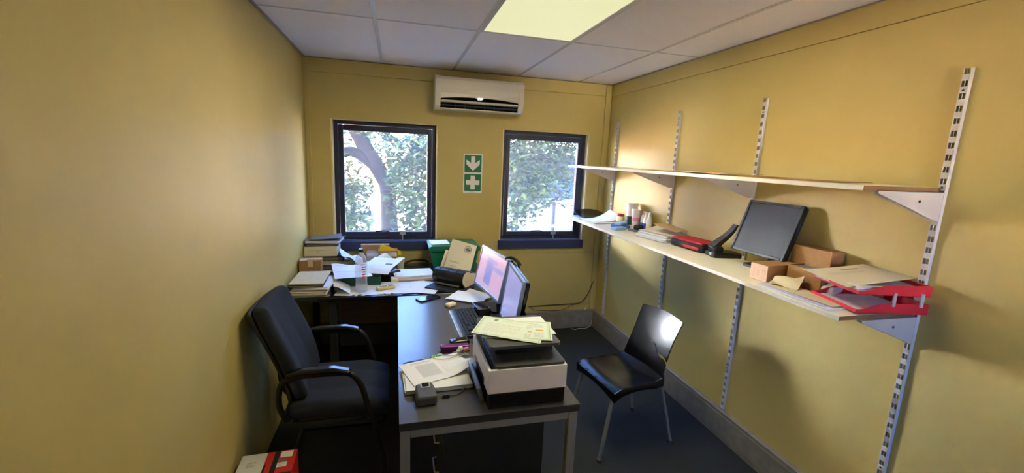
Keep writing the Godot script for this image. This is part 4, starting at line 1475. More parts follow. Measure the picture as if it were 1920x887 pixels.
	st = S()
	plate(st, at(Vector3(0.002, 0.053, -0.026), 0, 0.13), 0.028, 0.022, 0.0012, 0.003)
	part(st, "sensor_glass", M.gloss, fr)
	st = S()
	tube(st, path([Vector3(0.044, 0.012, 0.005), Vector3(0.07, 0.008, 0.005), Vector3(0.13, 0.005, 0.0), Vector3(0.175, 0.005, -0.04), Vector3(0.2, 0.006, -0.11), Vector3(0.2, 0.006, -0.17)], 6), 0.0024, 6)
	part(st, "lead", M.darkgrey, fr)
	st = S()
	rbox(st, at(Vector3(0.085, 0.0085, 0.004), -0.05), Vector3(0.03, 0.016, 0.018), 0.004, 3)
	part(st, "ferrite_bead", M.black, fr)
	printer()

func pile(st: SurfaceTool, w: float, d: float, h: float, n: int, jit: float, seed_: int) -> void:
	var r := RandomNumberGenerator.new()
	r.seed = seed_
	var y := 0.0
	for i in n:
		var t := h / n
		box(st, at(Vector3(r.randf_range(-jit, jit), y + t * 0.5, r.randf_range(-jit, jit)), r.randf_range(-1, 1) * jit * 4.0), Vector3(w, t * 0.94, d), 0.0006)
		y += t

func printer() -> void:
	var p := thing("printer", "white and black multifunction printer with raised grey lid on desk", "printer", Vector3(1.246, DT, 2.315))
	var hx := 0.166
	var hz := 0.18
	var st := S()
	slab(st, Vector3(-hx + 0.003, 0.0005, -hz + 0.004), Vector3(hx - 0.003, 0.068, hz - 0.002), 0.004)
	part(st, "base", M.gloss, p)
	st = S()
	slab(st, Vector3(-hx, 0.068, hz - 0.012), Vector3(hx, 0.17, hz), 0.002)
	slab(st, Vector3(-hx, 0.068, -hz), Vector3(-hx + 0.012, 0.17, hz - 0.0125), 0.002)
	slab(st, Vector3(hx - 0.012, 0.068, -hz), Vector3(hx, 0.17, hz - 0.0125), 0.002)
	part(st, "white_casing", M.printerwhite, p)
	st = S()
	slab(st, Vector3(-hx + 0.0122, 0.068, -hz), Vector3(hx - 0.0122, 0.166, hz - 0.0127), 0.002)
	part(st, "scanner_bed", M.gloss, p)
	st = S()
	plate(st, at(Vector3(0.012, 0.168, 0.0)), 0.296, 0.35, 0.013, 0.014)
	part(st, "scanner_lid", M.printerdark, p)
	for i in 3:
		st = S()
		slab(st, Vector3(-0.05 + i * 0.06, 0.181, 0.105 - i * 0.004), Vector3(-0.048 + i * 0.06, 0.1816, 0.15), 0.0002)
		part(st, "lid_mark", M.grey, p)
	st = S()
	slab(st, Vector3(-0.115, 0.1812, -0.16), Vector3(0.14, 0.226, 0.07), 0.004)
	part(st, "feeder_body", M.gloss, p)
	st = S()
	plate(st, at(Vector3(-0.002, 0.236, -0.025), 0.0, 0.0), 0.302, 0.325, 0.012, 0.016)
	part(st, "document_tray", M.printerdark, p)
	# output mouth and tray on the side facing the sitter
	st = S()
	slab(st, Vector3(-hx - 0.002, 0.075, -0.12), Vector3(-hx - 0.0002, 0.1, 0.1), 0.0005)
	part(st, "output_slot", M.gloss, p)
	st = S()
	rbox(st, at(Vector3(-hx - 0.016, 0.034, -0.01), 0, 0, 0.25), Vector3(0.02, 0.062, 0.26), 0.006, 5)
	part(st, "control_panel", mat(rgb(84, 84, 100), 0.35), p)
	# papers on the lid
	var y := DT + 0.2486
	st = S()
	sheet(st, at(Vector3.ZERO), 0.297, 0.21, func(u, v): return 0.001 * sin(u * 4.0))
	solo(st, "paper_sheet", M.paper, "plain white sheet under the green certificates on the printer", "paper", Vector3(1.258, y, 2.258), 0.01)
	st = S()
	sheet(st, at(Vector3.ZERO), 0.297, 0.21, func(u, v): return 0.0012 + 0.002 * u)
	solo(st, "certificate", M.cert, "pale green printed certificate underneath, showing at the right", "certificate", Vector3(1.25, y + 0.0012, 2.298), -0.30)
	st = S()
	sheet(st, at(Vector3.ZERO), 0.297, 0.21, func(u, v): return 0.0035 + 0.008 * pow(1.0 - u, 2.0) + 0.002 * sin(u * 5.0))
	solo(st, "certificate", M.cert, "pale green bordered certificate on top of the printer papers", "certificate", Vector3(1.215, y + 0.0016, 2.298), -0.46)

# ------------------------------------------------------------------ on the black side table
func carton(called: String, label: String, p: Vector3, turn: float, s: Vector3, m: Material, open := false, group := "") -> Node3D:
	var o := thing(called, label, "box", p, turn, group)
	var st := S()
	var t := 0.003
	slab(st, Vector3(-s.x / 2, 0, -s.z / 2), Vector3(s.x / 2, t, s.z / 2), 0.0005)
	slab(st, Vector3(-s.x / 2, t, -s.z / 2), Vector3(-s.x / 2 + t, s.y, s.z / 2), 0.0008)
	slab(st, Vector3(s.x / 2 - t, t, -s.z / 2), Vector3(s.x / 2, s.y, s.z / 2), 0.0008)
	slab(st, Vector3(-s.x / 2 + t, t, -s.z / 2), Vector3(s.x / 2 - t, s.y, -s.z / 2 + t), 0.0008)
	slab(st, Vector3(-s.x / 2 + t, t, s.z / 2 - t), Vector3(s.x / 2 - t, s.y, s.z / 2), 0.0008)
	part(st, "body", m, o)
	if not open:
		st = S()
		slab(st, Vector3(-s.x / 2, s.y, -s.z / 2), Vector3(s.x / 2, s.y + t, -0.0006), 0.0005)
		part(st, "flap", m, o)
		st = S()
		slab(st, Vector3(-s.x / 2, s.y, 0.0006), Vector3(s.x / 2, s.y + t, s.z / 2), 0.0005)
		part(st, "flap", m, o)
	return o

func file_folder(label: String, p: Vector3, turn: float, w: float, d: float, h: float, m: Material, sheets: Material) -> Node3D:
	var o := thing("file_folder", label, "folder", p, turn)
	var st := S()
	plate(st, at(Vector3.ZERO), w, d, 0.0012, 0.008)
	part(st, "back_cover", m, o)
	st = S()
	pile(st, w * 0.94, d * 0.96, h - 0.004, 5, 0.004, int(p.x * 1000 + p.y * 777))
	var q := part(st, "sheets", sheets, o)
	q.position.y = 0.0014
	st = S()
	sheet(st, at(Vector3(0, h - 0.0024, 0)), w, d, func(u, v): return 0.0006 + 0.0012 * pow(u, 3.0), 0.0012, 6)
	part(st, "front_cover", m, o)
	return o

func side_table_things() -> void:
	var st: SurfaceTool
	var T := DT + 0.0002
	# stack of files at the left end, from the bottom up
	file_folder("dark folder at the bottom of the file stack by left wall", Vector3(0.16, T, 0.80), 0.03, 0.25, 0.33, 0.022, M.softblack, M.paperwarm)
	file_folder("cream folder low in the file stack by left wall", Vector3(0.155, T + 0.0245, 0.815), -0.03, 0.24, 0.33, 0.02, M.manila, M.paper)
	st = S()
	pile(st, 0.22, 0.3, 0.024, 8, 0.012, 77)
	solo(st, "paper_pile", M.paper, "untidy sheets sticking out of the middle of the file stack", "paper", Vector3(0.175, T + 0.05, 0.81), -0.12)
	file_folder("black folder under the manila folder in the file stack", Vector3(0.14, T + 0.078, 0.805), 0.0, 0.215, 0.325, 0.012, M.softblack, M.paperwarm)
	file_folder("pale manila folder lying on top of the file stack", Vector3(0.142, T + 0.0945, 0.80), -0.02, 0.215, 0.33, 0.008, M.manila, M.paper)
	st = S()
	sheet(st, at(Vector3.ZERO), 0.11, 0.18, func(u, v): return 0.012 + 0.05 * (1.0 - u) + 0.01 * sin(v * 7.0 + u * 3.0))
	solo(st, "crumpled_paper", M.paper, "white crumpled sheet leaning against the right side of file stack", "paper", Vector3(0.352, T + 0.001, 0.84), 0.1)
	# small carton on end behind the stack
	var c := carton("small_carton", "small brown taped carton behind the manila folder", Vector3(0.088, T, 0.47), 0.04, Vector3(0.155, 0.155, 0.12), M.card)
	st = S()
	slab(st, Vector3(-0.078, 0.158, -0.022), Vector3(0.078, 0.1588, 0.022), 0.0002)
	slab(st, Vector3(-0.015, 0.11, 0.06), Vector3(0.02, 0.158, 0.0606), 0.0002)
	part(st, "tape", M.tape, c)
	st = S()
	plate(st, at(Vector3(-0.05, 0.1585, 0.03), 0.3), 0.05, 0.03, 0.0005, 0.002)
	part(st, "sticker", M.paperwarm, c)
	# archive pile in the corner
	for i in 4:
		file_folder(["dark file at the bottom of the corner pile", "brown grey file second in the corner pile", "creased file third in the corner pile", "dark file directly below the white box file"][i], Vector3(0.15 + [0.0, 0.012, 0.02, 0.01][i], T + i * 0.0335, 0.185), [0.0, 0.05, -0.04, 0.03][i], 0.285, 0.25, 0.031, [M.softblack, M.brown, M.paperwarm, M.softblack][i], [M.paperwarm, M.grey, M.paperwarm, M.grey][i])
	var bf := thing("box_file", "off-white box file with faint lettering atop the corner pile", "box file", Vector3(0.132, T + 0.136, 0.185), 0.0)
	st = S()
	slab(st, Vector3(-0.125, 0, -0.13), Vector3(0.125, 0.083, 0.115), 0.004)
	part(st, "case", M.manila, bf)
	st = S()
	quad(st, Vector3(-0.123, 0.003, 0.1156), Vector3(0.123, 0.003, 0.1156), Vector3(0.123, 0.08, 0.1156), Vector3(-0.123, 0.08, 0.1156))
	part(st, "spine_label", M.boxlabel, bf)
	file_folder("black folder lying on the white box file", Vector3(0.135, T + 0.2196, 0.18), 0.06, 0.25, 0.23, 0.02, M.softblack, M.grey)
	file_folder("grey folder with bent pages on top of the corner pile", Vector3(0.15, T + 0.243, 0.175), -0.07, 0.275, 0.23, 0.022, M.grey, M.paper)
	st = S()
	sheet(st, at(Vector3.ZERO), 0.24, 0.2, func(u, v): return 0.001 + 0.012 * u * u)
	solo(st, "paper_sheet", M.grey, "grey sheet covering the corner pile near the window", "paper", Vector3(0.16, T + 0.2745, 0.18), 0.1)
	st = S()
	sheet(st, at(Vector3.ZERO, 0, 0, 0), 0.17, 0.2, func(u, v): return 0.006 + 0.07 * pow(1.0 - u, 2.0) + 0.018 * sin(u * 9.0 + v * 4.0) * sin(v * 7.0) + 0.012 * sin(v * 13.0 + u * 5.0), 0.0007, 14)
	solo(st, "crumpled_paper", M.paper, "crumpled white sheet between corner pile and spread papers", "paper", Vector3(0.365, T + 0.09, 0.27), 0.2)
	st = S()
	pile(st, 0.12, 0.12, 0.088, 12, 0.008, 91)
	solo(st, "paper_pile", M.paperwarm, "short stack of cream slips under the crumpled sheet", "paper", Vector3(0.36, T, 0.24), 0.1)
	# green tub with dark lid and sheets spread over it
	var gb := thing("storage_tub", "dark green plastic tub under the spread white papers", "tub", Vector3(0.475, T, 0.6), 0.02)
	st = S()
	slab(st, Vector3(-0.14, 0, -0.13), Vector3(0.14, 0.075, 0.12), 0.008)
	part(st, "body", M.greendark, gb)
	st = S()
	slab(st, Vector3(-0.146, 0.0752, -0.136), Vector3(0.146, 0.09, 0.126), 0.004)
	part(st, "lid", M.softblack, gb)
	st = S()
	sheet(st, at(Vector3.ZERO), 0.26, 0.34, func(u, v): return 0.002 + 0.03 * pow(1.0 - v, 2.0) * (1.0 - u) + 0.004 * sin(u * 9.0) * (1.0 - v), 0.0006, 12)
	solo(st, "paper_sheet", M.doc3, "large white sheet spread over the green tub behind the bottle", "paper", Vector3(0.40, T + 0.0905, 0.64), 0.2)
	st = S()
	sheet(st, at(Vector3.ZERO), 0.24, 0.3, func(u, v): return 0.002 + 0.02 * pow(1.0 - v, 2.0) - 0.03 * pow(maxf(0.0, v - 0.6) / 0.4, 2.0), 0.0006, 12)
	solo(st, "printed_page", M.doc2, "printed sheet with dark photo drooping over the tub's right side", "paper", Vector3(0.615, T + 0.122, 0.57), -0.38)
	st = S()
	sheet(st, at(Vector3.ZERO), 0.2, 0.28, func(u, v): return 0.002 + 0.05 * exp(-pow((u - 0.35) / 0.25, 2.0)) * (1.0 - v * 0.7), 0.0006, 12)
	solo(st, "paper_sheet", M.manila, "cream folded sheet standing up behind the spread papers", "paper", Vector3(0.60, T + 0.1, 0.40), -0.5)
	# bottle
	var b := thing("water_bottle", "tall clear plastic bottle with dark blue cap on the papers", "bottle", Vector3(0.487, DT + 0.003, 0.862))
	st = S()
	var outer := [Vector2(0.0, 0.004), Vector2(0.02, 0.001), Vector2(0.034, 0.0), Vector2(0.0405, 0.008), Vector2(0.0415, 0.06), Vector2(0.0395, 0.075), Vector2(0.0415, 0.09), Vector2(0.0415, 0.20), Vector2(0.041, 0.225), Vector2(0.036, 0.25), Vector2(0.024, 0.272), Vector2(0.0145, 0.285), Vector2(0.0135, 0.3)]
	lathe(st, at(Vector3.ZERO), outer, 28)
	part(st, "body", M.pet, b)
	st = S()
	lathe(st, at(Vector3(0, 0.292, 0)), [Vector2(0, 0.0), Vector2(0.0165, 0.0), Vector2(0.0165, 0.02), Vector2(0.015, 0.023), Vector2(0, 0.023)], 22, false)
	part(st, "cap", mat(rgb(22, 28, 70), 0.25), b)
	st = S()
	for i in 6:
		var a := -0.55 + i * 0.02
		slab_on(st, 0.0419, 0.1 + i * 0.018, 1.05 + 0.1 * sin(i * 2.0), 0.02 + 0.006 * (i % 3), 0.008)
	part(st, "red_print", mat(rgb(214, 70, 70), 0.5), b, "red printed marks on the side")
	st = S()
	lathe(st, at(Vector3(0, 0.0045, 0)), [Vector2(0.0, 0.0), Vector2(0.037, 0.0), Vector2(0.039, 0.045), Vector2(0.0, 0.045)], 24, false)
	var wm := mat(Color(0.8, 0.85, 0.9, 0.25), 0.05)
	wm.transparency = BaseMaterial3D.TRANSPARENCY_ALPHA
	part(st, "water", wm, b)
	# boxes by the wall
	var lb := carton("labelled_carton", "brown carton with white barcode label beneath the yellow card", Vector3(0.66, T, 0.19), 0.06, Vector3(0.16, 0.165, 0.12), M.card, true)
	st = S()
	quad(st, Vector3(-0.065, 0.115, 0.0608), Vector3(0.07, 0.115, 0.0608), Vector3(0.07, 0.15, 0.0608), Vector3(-0.065, 0.15, 0.0608))
	part(st, "barcode_label", M.barcode, lb)
	st = S()
	prism(st, at(Vector3(0.0, 0.105, -0.01), 0.15, -0.12), PackedVector2Array([Vector2(-0.075, 0.0), Vector2(0.12, 0.0), Vector2(0.115, 0.035), Vector2(-0.035, 0.10), Vector2(-0.06, 0.09)]), 0.003)
	solo(st, "yellow_card", M.yellow, "bright yellow card standing in the labelled carton", "card", Vector3(0.655, T + 0.0035, 0.19), 0.0)
	carton("back_carton", "plain brown carton against the wall behind the bottle", Vector3(0.55, T, 0.09), 0.0, Vector3(0.24, 0.19, 0.06), M.card)
	var ot := thing("desk_tidy", "clear plastic desk tidy in front of the brown carton", "tray", Vector3(0.535, T, 0.2))
	st = S()
	for s in [-1.0, 1.0]:
		slab(st, Vector3(s * 0.048 - 0.001, 0, -0.05), Vector3(s * 0.048 + 0.001, 0.15, 0.05), 0.0004)
		slab(st, Vector3(-0.047, 0, s * 0.05 - 0.001), Vector3(0.047, 0.15, s * 0.05 + 0.001), 0.0004)
	part(st, "walls", M.clear, ot)
	st = S()
	slab(st, Vector3(-0.03, 0.002, -0.03), Vector3(0.025, 0.12, 0.02), 0.003)
	part(st, "note_block", M.grey, ot)
	var tb := thing("lidded_pot", "small cream plastic pot with lid beside the labelled carton", "pot", Vector3(0.765, T, 0.26))
	st = S()
	lathe(st, at(Vector3.ZERO), [Vector2(0, 0), Vector2(0.029, 0), Vector2(0.034, 0.09), Vector2(0.0, 0.09)], 20, false)
	part(st, "body", M.cream, tb)
	st = S()
	lathe(st, at(Vector3(0, 0.0902, 0)), [Vector2(0, 0), Vector2(0.037, 0), Vector2(0.037, 0.012), Vector2(0.0, 0.013)], 20, false)
	part(st, "lid", M.cream, tb)
	# dark clutter between the tub and the white pile
	st = S()
	rbox(st, at(Vector3(0, 0.025, 0), 0.3), Vector3(0.12, 0.05, 0.09), 0.014, 5, func(p: Vector3): return p + Vector3(0, sin(p.x * 60.0) * 0.006, 0))
	solo(st, "spectacle_case", mat(rgb(44, 50, 62), 0.3), "dark blue grey case lying between tub and white paper pile", "case", Vector3(0.695, T + 0.007, 0.475), 0.2)
	st = S()
	rbox(st, at(Vector3(0, 0.018, 0), -0.2), Vector3(0.06, 0.035, 0.05), 0.008, 4, func(p: Vector3): return p + Vector3(sin(p.z * 80.0) * 0.005, 0, 0))
	solo(st, "crumpled_paper", M.paperwarm, "scrap of crumpled cream paper at the left of white pile", "paper", Vector3(0.715, T, 0.63), 0.0)
	# flat papers along the front edge
	var fl := [[Vector3(0.43, T, 0.80), -0.12, M.paper, "white sheet under the bottle at the table's front edge"], [Vector3(0.575, T + 0.0012, 0.80), 0.05, M.doc3, "printed sheet under the bottle and the cream remote"], [Vector3(0.715, T + 0.0024, 0.795), -0.05, M.paper, "white sheet to the right of the cream remote"], [Vector3(0.86, T + 0.0036, 0.80), 0.12, M.doc3, "bluish printed sheet in front of the white pile"], [Vector3(0.95, T + 0.0048, 0.82), -0.35, M.paper, "rightmost front sheet, next to the black binder"]]
	for f in fl:
		st = S()
		sheet(st, at(Vector3.ZERO), 0.21, 0.297, func(u, v): return 0.0006 + 0.003 * pow(u - 0.5, 2.0) + 0.001 * sin(v * 8.0 + u * 3.0))
		solo(st, "paper_sheet", f[2], f[3], "paper", f[0], f[1])
	var rm := thing("remote_control", "cream yellow remote control lying on the front papers", "remote", Vector3(0.655, T + 0.006, 0.83), 0.42)
	st = S()
	rbox(st, at(Vector3(0, 0.011, 0)), Vector3(0.135, 0.022, 0.042), 0.006, 5)
	part(st, "body", mat(rgb(222, 200, 130), 0.5), rm)
	st = S()
	plate(st, at(Vector3(0.038, 0.0221, 0)), 0.04, 0.03, 0.0012, 0.003)
	part(st, "display", mat(rgb(110, 140, 170), 0.2), rm)
	for i in 3:
		st = S()
		rbox(st, at(Vector3(0.0 - i * 0.02, 0.0235, 0.004 * (i % 2))), Vector3(0.012, 0.004, 0.02), 0.0015, 2)
		part(st, "button", mat(rgb(160, 144, 96), 0.5), rm)
	# white pile with a pinkish layer
	st = S()
	pile(st, 0.3, 0.21, 0.02, 6, 0.006, 33)
	solo(st, "paper_pile", M.paperpink, "pinkish layer at the foot of the white paper pile", "paper", Vector3(0.865, T, 0.53), 0.06)
	st = S()
	pile(st, 0.3, 0.215, 0.022, 9, 0.012, 34)
	solo(st, "paper_pile", M.paper, "tidy white paper pile left of the black binder", "paper", Vector3(0.87, T + 0.0205, 0.52), 0.1)
	# green bin with lid
	var gbn := thing("plastic_crate", "green plastic storage crate with lid against the window wall", "crate", Vector3(1.22, T, 0.235))
	st = S()
	var sd := PackedVector2Array([Vector2(-0.17, 0), Vector2(0.17, 0), Vector2(0.205, 0.19), Vector2(-0.205, 0.19)])
	prism(st, at(Vector3(0, 0, -0.14)), sd, 0.29)
	part(st, "body", M.green, gbn)
	for s in [-1.0, 1.0]:
		st = S()
		box(st, at(Vector3(s * 0.075, 0.085, 0.155), 0, 0), Vector3(0.012, 0.15, 0.008), 0.002)
		part(st, "rib", M.green, gbn)
	st = S()
	var lid := PackedVector2Array([Vector2(-0.218, 0.0), Vector2(-0.222, 0.03), Vector2(-0.2, 0.042), Vector2(0.2, 0.042), Vector2(0.222, 0.03), Vector2(0.218, 0.0)])
	prism(st, at(Vector3(0, 0.1905, -0.16)), lid, 0.33)
	part(st, "lid", M.green, gbn)
	st = S()
	sheet(st, at(Vector3.ZERO), 0.16, 0.19, func(u, v): return 0.0006 + 0.002 * u)
	solo(st, "paper_sheet", M.paper, "white sheet lying on the green crate lid", "paper", Vector3(1.10, T + 0.2332, 0.23), 0.05)
	# crested envelope leaning on the crate, a second one behind it
	var lean := func(called, label, m, w, hgt, x, zb, zt, yb, roll, th):
		var q := S()
		var tl := atan2(zb - zt, hgt)
		var xf := Transform3D(Basis(Vector3(1, 0, 0), -tl), Vector3.ZERO) * Transform3D(Basis(Vector3(0, 0, 1), roll), Vector3.ZERO)
		shell(q, func(u, v): return xf * Vector3((u - 0.5) * w, v * hgt, 0.004 * sin(u * PI)), 8, 8, th)
		solo(q, called, m, label, "envelope", Vector3(x, yb, zb))
	lean.call("envelope", "smaller cream envelope half hidden behind the crested envelope", M.manila, 0.25, 0.16, 1.20, 0.53, 0.43, DT + 0.046, -0.34, 0.006)
	lean.call("envelope", "cream envelope with round crest leaning against the green crate", M.crest, 0.215, 0.29, 1.20, 0.62, 0.42, DT + 0.05, -0.32, 0.004)
	# thick black book lying on its fore-edge with the pages showing at the right
	var bk := thing("thick_book", "thick black bound book lying with rounded spine towards camera", "book", Vector3(1.142, T + 0.0165, 0.82), -0.72)
	var cov := []
	for i in 13:
		var a := deg_to_rad(-62.0 + 200.0 * i / 12)
		cov.append(Vector2(cos(a) * 0.066, 0.066 + sin(a) * 0.062))
	var outerp := PackedVector2Array([Vector2(-0.11, 0.0), Vector2(0.03, 0.0)])
	for q in cov:
		outerp.append(q)
	outerp.append(Vector2(-0.11, 0.1))
	st = S()
	var bt := Basis(Vector3(0, 0, 1), Vector3(0, 1, 0), Vector3(-1, 0, 0))
	prism(st, Transform3D(bt, Vector3(0.135, 0, 0)), outerp, 0.272)
	part(st, "cover", mat(rgb(24, 24, 30), 0.35), bk)
	st = S()
	var inner := PackedVector2Array([Vector2(-0.105, 0.006), Vector2(0.026, 0.006)])
	for q in cov:
		inner.append(Vector2(q.x * 0.9, 0.066 + (q.y - 0.066) * 0.9))
	inner.append(Vector2(-0.105, 0.094))
	prism(st, Transform3D(bt, Vector3(0.1385, 0, 0)), inner, 0.0033)
	part(st, "page_block", M.manila, bk)
	for i in 3:
		st = S()
		var rr := []
		for q in cov:
			rr.append(Vector3(-0.09 + i * 0.075, q.y + (q.y - 0.066) * 0.02, q.x * 1.02))
		tube(st, rr, 0.0025, 5)
		part(st, "raised_band", mat(rgb(30, 30, 38), 0.3), bk)
	for i in 4:
		st = S()
		box(st, at(Vector3(0.118 - i * 0.003, 0.055 + i * 0.016, 0.0615 - i * i * 0.0012), 0, -0.2 - i * 0.12, 0.5), Vector3(0.012, 0.005, 0.0015), 0.0004)
		part(st, "gilt_mark", mat(rgb(170, 190, 120), 0.4), bk)
	st = S()
	slab(st, Vector3(-0.12, 0.008, 0.034), Vector3(0.1, 0.022, 0.062), 0.002)
	part(st, "label_strip", M.grey, bk)
	var fo := thing("binder", "flat black binder under the thick black book", "binder", Vector3(1.125, T, 0.845), -0.6)
	st = S()
	plate(st, at(Vector3.ZERO), 0.31, 0.23, 0.016, 0.01)
	part(st, "cover", M.softblack, fo)
	st = S()
	box(st, at(Vector3(0, 0.008, 0.1155)), Vector3(0.26, 0.006, 0.002), 0.0005)
	part(st, "edge_strip", M.darkgrey, fo)
	st = S()
	rbox(st, at(Vector3(0, 0.03, 0)), Vector3(0.09, 0.06, 0.06), 0.012, 4)
	solo(st, "tape_dispenser", M.lightblue, "pale blue object showing between the book and the monitor", "dispenser", Vector3(1.345, T, 0.70), 0.2)
	st = S()
	tube(st, path([Vector3(0.80, T + 0.01, 0.09), Vector3(0.86, T + 0.03, 0.07), Vector3(0.96, T + 0.035, 0.06), Vector3(1.02, T + 0.012, 0.06)], 6), 0.009, 7)
	solo(st, "power_cable", M.softblack, "black cable curving along the wall left of the green crate", "cable")
	# torn shiny wrap along the front edge
	for i in 2:
		st = S()
		shell(st, func(u, v): return Vector3((u - 0.5) * 0.07, 0.006 * sin(u * 9.0 + i), (0.5 - v) * 0.02 + 0.004 * sin(u * 6.0)), 10, 3, 0.0006)
		solo(st, "foil_strip", mat(rgb(220, 225, 232), 0.12, 0.9), ["shiny crumpled foil strip at the table edge below the bottle", "shiny crumpled foil strip at the table edge below the remote"][i], "foil", Vector3([0.46, 0.68][i], T + 0.007, [0.966, 0.965][i]), 0.05)

# a small patch bent round an upright cylinder
func slab_on(st: SurfaceTool, r: float, y: float, a: float, w: float, h: float) -> void:
	shell(st, func(u, v):
		var t: float = a - (u - 0.5) * w / r
		return Vector3(cos(t) * r, y + (v - 0.5) * h, sin(t) * r), 4, 1, 0.0003)

# ------------------------------------------------------------------ on the shelves
func shelf_things() -> void:
	var st: SurfaceTool
	var y := SH + 0.0002
	# far end: folder, papers, pots
	file_folder("pale blue and white folder at the far end of lower shelf", Vector3(2.545, y, 0.17), 0.05, 0.31, 0.23, 0.012, M.lightblue, M.paper)
	st = S()
	shell(st, func(u, v): return Vector3((u - 0.5) * 0.31, 0.005 + 0.05 * pow(v, 1.6) - 0.02 * pow(absf(u - 0.5) * 2.0, 2.0) * v, (0.5 - v) * 0.24), 12, 10, 0.004)
	solo(st, "black_tray", M.gloss, "black plastic tray propped up at the far end of lower shelf", "tray", Vector3(2.595, y + 0.019, 0.155), 0.1)
	st = S()
	pile(st, 0.3, 0.21, 0.012, 4, 0.006, 51)
	solo(st, "paper_pile", M.paperwarm, "flat papers on lower shelf in front of the black tray", "paper", Vector3(2.57, y, 0.45), 0.08)
	st = S()
	shell(st, func(u, v): return Vector3((u - 0.5) * 0.32, 0.001 + 0.085 * pow(u, 3.0) * (0.4 + 0.6 * v), (0.5 - v) * 0.22), 14, 8, 0.0008)
	solo(st, "paper_sheet", M.paper, "white sheet curling up towards the wall beside the black tray", "paper", Vector3(2.575, y + 0.0125, 0.40), 0.14)
	var pots := [["spice_jar", "small jar with red lid next to the curled sheet", Vector3(2.655, y, 0.60), 0.03, 0.1],
		["measuring_tub", "tall white tub with green label among the shelf pots", Vector3(2.705, y, 0.70), 0.052, 0.205],
		["paper_cup", "pinkish white paper cup beside the tall white tub", Vector3(2.68, y, 0.815), 0.036, 0.17]]
	var jar := thing(pots[0][0], pots[0][1], "jar", pots[0][2])
	st = S()
	lathe(st, at(Vector3.ZERO), [Vector2(0, 0), Vector2(0.03, 0), Vector2(0.032, 0.01), Vector2(0.032, 0.07), Vector2(0.026, 0.08), Vector2(0, 0.08)], 20, false)
	part(st, "glass", M.cream, jar)
	st = S()
	lathe(st, at(Vector3(0, 0.0802, 0)), [Vector2(0, 0), Vector2(0.031, 0), Vector2(0.031, 0.018), Vector2(0, 0.019)], 20, false)
	part(st, "lid", M.redcloth, jar)
	st = S()
	lathe(st, at(Vector3(0, 0.012, 0)), [Vector2(0.0324, 0), Vector2(0.0324, 0.02)], 20, false)
	part(st, "label", M.greendark, jar)
	var tub := thing(pots[1][0], pots[1][1], "tub", pots[1][2])
	st = S()
	lathe(st, at(Vector3.ZERO), [Vector2(0, 0), Vector2(0.046, 0), Vector2(0.05, 0.02), Vector2(0.05, 0.185), Vector2(0.0, 0.185)], 24, false)
	part(st, "body", M.white, tub)
	st = S()
	lathe(st, at(Vector3(0, 0.1852, 0)), [Vector2(0, 0), Vector2(0.053, 0), Vector2(0.053, 0.018), Vector2(0.048, 0.022), Vector2(0, 0.022)], 24, false)
	part(st, "lid", M.white, tub)
	st = S()
	lathe(st, at(Vector3(0, 0.022, 0)), [Vector2(0.0504, 0), Vector2(0.0504, 0.075)], 24, false)
	part(st, "green_label", M.greendark, tub)
	var cup := thing(pots[2][0], pots[2][1], "cup", pots[2][2])
	st = S()
	lathe(st, at(Vector3.ZERO), [Vector2(0, 0), Vector2(0.029, 0), Vector2(0.037, 0.165), Vector2(0.035, 0.165), Vector2(0.028, 0.004), Vector2(0, 0.004)], 22, false)
	part(st, "wall", mat(rgb(226, 200, 190), 0.6), cup)
	st = S()
	lathe(st, at(Vector3(0, 0.16, 0)), [Vector2(0.037, 0), Vector2(0.039, 0.004), Vector2(0.037, 0.009)], 22)
	part(st, "rim", M.white, cup)
	st = S()
	lathe(st, at(Vector3(0, 0.07, 0)), [Vector2(0.0337, 0), Vector2(0.0352, 0.03)], 22, false)
	part(st, "band", M.pink, cup)
	for i in 3:
		var bt := thing("glue_bottle", ["small white and blue bottle touching the paper cup", "middle small bottle with blue base next to the cup", "small bottle with yellowish foot nearest the second upright"][i], "bottle", Vector3(2.715 - i * 0.004, y, 0.875 + i * 0.05), 0.0, "small bottles on the lower shelf")
		st = S()
		lathe(st, at(Vector3.ZERO), [Vector2(0, 0), Vector2(0.022, 0), Vector2(0.023, 0.01), Vector2(0.023, 0.1), Vector2(0.014, 0.125), Vector2(0.013, 0.13), Vector2(0, 0.13)], 18)
		part(st, "body", M.white, bt)
		st = S()
		lathe(st, at(Vector3(0, 0.1302, 0)), [Vector2(0, 0), Vector2(0.014, 0), Vector2(0.011, 0.028), Vector2(0, 0.03)], 14, false)
		part(st, "cap", [M.pink, M.white, M.white][i], bt)
		st = S()
		lathe(st, at(Vector3(0, 0.02, 0)), [Vector2(0.0234, 0), Vector2(0.0234, 0.045)], 18, false)
		part(st, "label", [M.blue, M.blue, M.cream][i], bt)
	for i in 4:
		st = S()
		rbox(st, at(Vector3(0, 0.0125, 0)), Vector3(0.13, 0.024, 0.06), 0.006, 4)
		solo(st, "tissue_packet", [M.blue, M.lightblue, M.blue, M.lightblue][i], ["blue packet lying under the small bottles", "pale blue packet leaning on the others below the cup", "dark blue packet nearest the shelf front", "little pale blue packet lying apart near the shelf front"][i], "packet", [Vector3(2.585, y, 0.70), Vector3(2.585, y + 0.025, 0.745), Vector3(2.575, y, 0.79), Vector3(2.50, y, 0.865)][i], [0.3, 0.6, 0.3, 0.3][i])
	st = S()
	rbox(st, at(Vector3(0, 0.02, 0)), Vector3(0.075, 0.04, 0.06), 0.018, 6)
	solo(st, "black_sponge", M.softblack, "black rounded board duster lying before the small bottles", "duster", Vector3(2.645, y + 0.012, 0.925), 0.4)
	st = S()
	rbox(st, at(Vector3(0, 0.006, 0)), Vector3(0.11, 0.011, 0.09), 0.003, 4)
	solo(st, "card_pad", M.grey, "grey pad under the black board duster", "pad", Vector3(2.63, y, 0.925), 0.2)
	# paper stack near the second upright
	st = S()
